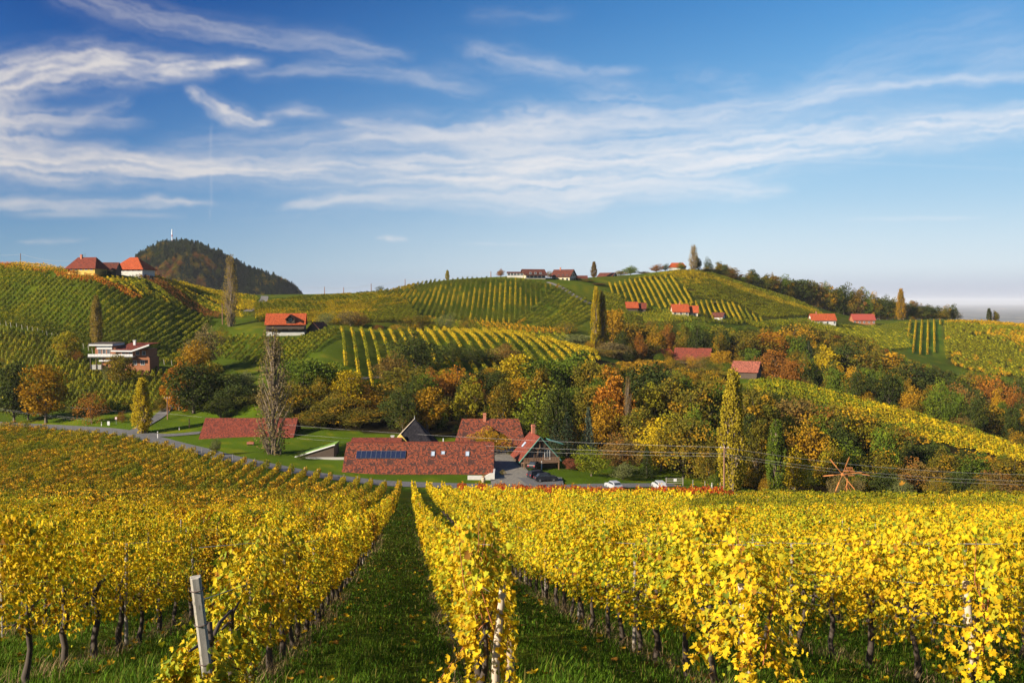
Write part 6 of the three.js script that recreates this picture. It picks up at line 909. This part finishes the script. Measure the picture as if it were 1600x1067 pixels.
// ---------------------------------------------------------------- wooden wind clapper above the vines
{
  const d = 150, x = (1328 - CX) / F * d, y = ground(x, d), hub = riseAt(740, d) - y, wood = mat('orange_wood', rgb(0.36, 0.13, 0.03)), g = thing('wind_clapper', 'orange wooden windmill clapper with long vanes above the far vines', 'windmill', [x, y, -d]);
  part('post', tube([V3(0, -0.2, 0), V3(0, hub - 0.2, 0)], [0.13, 0.1], 8), wood, g);
  for (let i = 0; i < 3; i++) part('brace', tube([V3(Math.cos(i * 2.1) * 1.1, -0.1, Math.sin(i * 2.1) * 1.1), V3(0, hub * 0.6, 0)], [0.06, 0.05], 6), wood, g);
  const shaft = part('shaft', new THREE.CylinderGeometry(0.09, 0.09, 2.8, 10).rotateZ(Math.PI / 2), wood, g); shaft.position.set(0.2, hub, 0); shaft.rotation.y = 0.5;
  const wheel = part('hub', new THREE.CylinderGeometry(0.22, 0.22, 0.3, 12).rotateZ(Math.PI / 2), wood, g); wheel.position.set(-0.95, hub, 0.55); wheel.rotation.y = 1.12;
  for (let i = 0; i < 6; i++) { const a = i * Math.PI / 3 + 0.35, len = 2.9, v = part('vane', mergeGeometries([box(0.05, len, 0.06, 0, len / 2), box(0.03, len * 0.5, 0.17, 0, len * 0.7).rotateY(0.5)]), wood, wheel); v.rotation.x = a; }
  part('hammer_box', mergeGeometries([box(1.5, 0.12, 0.55, 0.3, hub + 0.35, -0.15).rotateY(0), box(1.5, 0.08, 0.6, 0.3, hub - 0.28, -0.15)]), wood, g); for (let i = 0; i < 5; i++) { const hm = part('hammer', mergeGeometries([box(0.05, 0.6, 0.06, 0, 0.3), box(0.12, 0.16, 0.14, 0, 0.62)]), wood, g); hm.position.set(-0.2 + i * 0.28, hub + 0.25, -0.2); hm.rotation.z = -0.25 + i * 0.12; }
  const tail = part('tail', mergeGeometries([box(2.2, 0.07, 0.07, 1.9, hub - 0.15, -0.8), box(1.0, 0.1, 0.45, 2.7, hub - 0.2, -0.8)]), wood, g); tail.rotation.z = -0.12; tail.position.y = 0.25;
}
// ---------------------------------------------------------------- small things by the lanes and on the lawn
function bollard(px, d, h, label) { const x = (px - CX) / F * d, y = ground(x, d), g = thing('marker_post', label, 'post', [x, y, -d], 0, 'roadside marker posts'); part('post', box(0.16, h, 0.1, 0, h / 2), trimWhite, g); part('band', box(0.17, 0.2, 0.11, 0, h * 0.78), darkWood, g); part('cap', box(0.18, 0.06, 0.12, 0, h + 0.03), trimWhite, g); }
bollard(326, 205, 1.0, 'white marker post at the vine ends on the lane bend'); bollard(243, 229, 1.6, 'white marker post on the grass right of the golden poplar'); bollard(277, 238, 0.7, 'low white post on the verge before the low barn'); bollard(155, 247, 0.9, 'slim white marker post at the left verge');
function sign(px, d, w, h, lift, material, label) { const x = (px - CX) / F * d, y = ground(x, d), g = thing('road_sign', label, 'sign', [x, y, -d], 0, 'signs by the lane'); part('post', new THREE.CylinderGeometry(0.04, 0.04, lift + h * 0.5, 8).translate(0, (lift + h * 0.5) / 2, -0.05), mat('sign_post', rgb(0.3, 0.3, 0.3)), g); part('panel', box(w, h, 0.04, 0, lift + h / 2), material, g); part('edge', mergeGeometries([box(w + 0.06, 0.05, 0.06, 0, lift + h), box(w + 0.06, 0.05, 0.06, 0, lift)]), mat('sign_post', 0), g); }
sign(166, 246, 0.6, 0.95, 0.25, trimWhite, 'white information board on the verge left of the golden poplar'); sign(178, 247, 0.55, 0.6, 1.3, mat('sign_red', rgb(0.5, 0.12, 0.1)), 'small red framed sign on a post left of the golden poplar'); { const s = scene.children[scene.children.length - 1]; part('face', box(0.38, 0.42, 0.05, 0, 1.6, 0.005), trimWhite, s); }
{ const d = 186, x = (755 - CX) / F * d, y = ground(x, d), g = thing('flower_barrel', 'wooden barrel planted with flowers on the lawn before the long barn', 'barrel', [x, y, -d]); part('barrel', new THREE.LatheGeometry([[0.3, 0], [0.38, 0.3], [0.4, 0.5], [0.36, 0.8], [0.31, 0.95], [0.27, 0.95], [0.27, 0.85]].map(([a, b]) => new THREE.Vector2(a, b)), 18), mat('barrel_oak', rgb(0.4, 0.3, 0.2)), g); for (const h of [0.2, 0.72]) part('hoop', new THREE.TorusGeometry(0.385, 0.02, 6, 20).rotateX(Math.PI / 2).translate(0, h, 0), mat('hoop_iron', rgb(0.12, 0.11, 0.1)), g); const f = part('flowers', crownOf('bush', 1, 'orange'), crownMat('orange'), g); f.scale.set(0.7, 0.7, 0.7); f.position.y = 0.85; part('lantern', mergeGeometries([new THREE.CylinderGeometry(0.05, 0.05, 1.1, 8).translate(0, 1.3, -0.3), box(0.3, 0.4, 0.3, 0, 2.0, -0.3)]), darkWood, g); }
{ const d = 189, x = (1056 - CX) / F * d, y = ground(x, d), g = thing('paddock_gate', 'grey wooden paddock gate with a white notice at the lawn edge', 'gate', [x, y, -d]); for (const p of [-1.6, 1.6]) part('post', box(0.16, 1.5, 0.16, p, 0.65), postWood, g); for (const h of [0.35, 0.8, 1.2]) part('rail', box(3.1, 0.1, 0.06, 0, h), postWood, g); const b = part('brace', box(3.2, 0.09, 0.05, 0, 0.78, 0.06), postWood, g); b.rotation.z = 0.0; part('notice', box(0.6, 0.55, 0.04, 0.1, 0.95, 0.11), trimWhite, g, 'white notice board'); }
for (const [px, l] of [[1085, 'left'], [1104, 'middle'], [1128, 'right']]) { const d = 186, x = (px - CX) / F * d; const g = thing('fence_post', l + ' grey fence post of three on the lawn edge', 'post', [x, ground(x, d), -d], 0, 'fence posts on the lawn edge'); part('post', new THREE.CylinderGeometry(0.07, 0.08, 1.5, 8).translate(0, 0.65, 0), postWood, g); part('cap', new THREE.ConeGeometry(0.09, 0.1, 8).translate(0, 1.45, 0), postWood, g); }
{ const d = 181, x = (1115 - CX) / F * d, g = thing('garden_statue', 'small pale stone statue on the lawn left of the power pole', 'statue', [x, ground(x, d), -d]); part('figure', new THREE.LatheGeometry([[0.16, 0.5], [0.2, 0.7], [0.14, 0.95], [0.18, 1.15], [0.07, 1.25], [0.11, 1.36], [0.1, 1.48], [0, 1.54]].map(([a, b]) => new THREE.Vector2(a, b)), 14), WALL.grey, g); part('pedestal', mergeGeometries([box(0.45, 0.5, 0.45, 0, 0.25), box(0.55, 0.08, 0.55, 0, 0.5)]), WALL.grey, g); }
{ const d = 217, x = (389 - CX) / F * d, g = thing('planter_cart', 'reddish wooden planter box on the lawn before the low barn', 'planter', [x, ground(x, d), -d]); part('box', mergeGeometries([box(1.5, 0.12, 0.7, 0, 0.3), box(1.5, 0.4, 0.08, 0, 0.5, 0.35), box(1.5, 0.4, 0.08, 0, 0.5, -0.35), box(0.08, 0.4, 0.7, 0.72, 0.5), box(0.08, 0.4, 0.7, -0.72, 0.5)]), mat('red_wood', rgb(0.3, 0.1, 0.06)), g); for (const p of [-0.6, 0.6]) part('leg', box(0.1, 0.3, 0.6, p, 0.12), darkWood, g); const f = part('plants', crownOf('bush', 1, 'orange'), crownMat('orange'), g); f.scale.set(1.0, 0.5, 0.6); f.position.y = 0.55; }

// ---------------------------------------------------------------- grass of the near aisles
function tuft(seed, n, h, spread, w, cols) { const r = rng(seed), pos = [], col = [], idx = []; for (let i = 0; i < n; i++) { const a = r() * 6.28, x = (r() - 0.5) * spread, z = (r() - 0.5) * spread, hh = h * (0.45 + 0.75 * r()), bend = hh * (0.2 + 0.6 * r()), cx = Math.cos(a), cz = Math.sin(a), c = cols[Math.floor(r() * cols.length)], k = 0.75 + 0.5 * r(), b = pos.length / 3; for (const [t, ww] of [[0, 1], [0.55, 0.8]]) { const bx = x + cx * bend * t * t, bz = z + cz * bend * t * t; pos.push(bx - cz * w * ww, hh * t, bz + cx * w * ww, bx + cz * w * ww, hh * t, bz - cx * w * ww); } pos.push(x + cx * bend, hh * 0.93, z + cz * bend); for (let q = 0; q < 5; q++) col.push(c[0] * k, c[1] * k, c[2] * k); idx.push(b, b + 1, b + 2, b + 1, b + 3, b + 2, b + 2, b + 3, b + 4); } return geom(pos, idx, col); }
const GREENS = [[0.066, 0.135, 0.007], [0.088, 0.162, 0.008], [0.048, 0.106, 0.007], [0.12, 0.17, 0.012], [0.06, 0.125, 0.007], [0.075, 0.15, 0.007], [0.1, 0.17, 0.01], [0.16, 0.14, 0.03]], STRAW = [[0.32, 0.23, 0.11], [0.24, 0.16, 0.08], [0.17, 0.13, 0.05]];
const grassMat = leafMat('grass_blade', rgb(1, 1, 1), { transmission: 0.3 });
{
  const g = new THREE.Group(); g.name = 'grass'; g.position.set(0, -5, -14); scene.add(g); tag(g, 'short green grass in the aisles between the near vine rows', 'grass', null, 'stuff');
  const O = g.position, sets = [[1, 26, 0.11, 0.3, 0.0045], [2, 26, 0.14, 0.34, 0.0045], [3, 22, 0.1, 0.6, 0.009], [4, 20, 0.12, 0.9, 0.016], [5, 16, 0.14, 1.5, 0.03]].map(([s, n, h, sp, w]) => tuft(s, n, h, sp, w, GREENS)), lists = sets.map(() => []), straw = [tuft(8, 12, 0.3, 0.3, 0.004, STRAW), tuft(9, 10, 0.28, 0.5, 0.009, STRAW)], sl = [[], []], r = rng(88);
  const bands = [[5.5, 16, 34, 0], [16, 32, 12, 2], [32, 60, 4.2, 3], [60, 130, 1.3, 4]];
  for (const [a, b, dens, set] of bands) { const area = 0.5 * 1.12 * (b * b - a * a), n = Math.round(area * dens); for (let i = 0; i < n; i++) { const d = Math.sqrt(lerp(a * a, b * b, r())), x = (r() - 0.5) * 1.12 * d, e = (x - ROW_U * d - X00) / GAP, off = Math.abs(e - Math.round(e)) * GAP; if (off < 0.16 && r() < 0.7) continue; const rut = Math.exp(-(((off - 0.72) / 0.16) ** 2)), s = (0.55 + 0.8 * r() * (0.4 + 1.2 * noise(x * 0.9, d * 0.9))) * (1 - 0.5 * rut); if (rut > 0.6 && r() < 0.45) continue; lists[set + (set === 0 && r() < 0.35 ? 1 : 0)].push(matrix(x - O.x, ground(x, d) - 0.01 - O.y, -d - O.z, r() * 6.28, s, s, s)); } }
  for (let k = -3; k <= 4; k++) for (let d = 6; d < 60; d += d < 25 ? 0.1 : 0.35) { const x = X00 + GAP * k + ROW_U * d + (r() - 0.5) * 0.5; if (Math.abs(x / d) > 0.58 || r() < 0.25) continue; const s = 0.5 + 0.8 * r(); sl[d < 25 ? 0 : 1].push(matrix(x - O.x, ground(x, d) - 0.01 - O.y, -d - O.z, r() * 6.28, s, s * 0.8, s)); }
  sets.forEach((q, i) => lists[i].length && instances('blades', q, grassMat, lists[i], null, g)); straw.forEach((q, i) => instances('dry_stalks', q, grassMat, sl[i], null, g));

}
{ // leaves fallen on the grass
  const g = new THREE.Group(); g.name = 'fallen_leaves'; g.position.set(0, -5, -14); scene.add(g); tag(g, 'yellow vine leaves fallen on the grass of the near aisles', 'leaves', null, 'stuff');
  const O = g.position, r = rng(99), keys = ['yellow0', 'yellow1', 'yellow4', 'leafy3'], lists = keys.map(() => []);
  for (let i = 0; i < 2600; i++) { const d = Math.sqrt(lerp(36, 1600, r())), x = (r() - 0.5) * 1.1 * d, e = (x - ROW_U * d - X00) / GAP, off = Math.abs(e - Math.round(e)) * GAP; if (off > 0.75 && r() < 0.6) continue; const s = 0.06 + 0.05 * r(); lists[i % 4].push(new THREE.Matrix4().compose(V3(x - O.x, ground(x, d) + 0.04 + 0.05 * r() - O.y, -d - O.z), new THREE.Quaternion().setFromEuler(new THREE.Euler(-1.57 + (r() - 0.5) * 0.9, (r() - 0.5) * 0.9, r() * 6.28)), V3(s, s, s))); }
  keys.forEach((k, i) => instances('leaves', leafGeos[i], leafShades[k + '0'], lists[i], null, g));
}
scene.fog = new THREE.FogExp2(new THREE.Color(0.88, 0.92, 1.0), 0.000034);

shade(scene);
renderer.render(scene, camera);
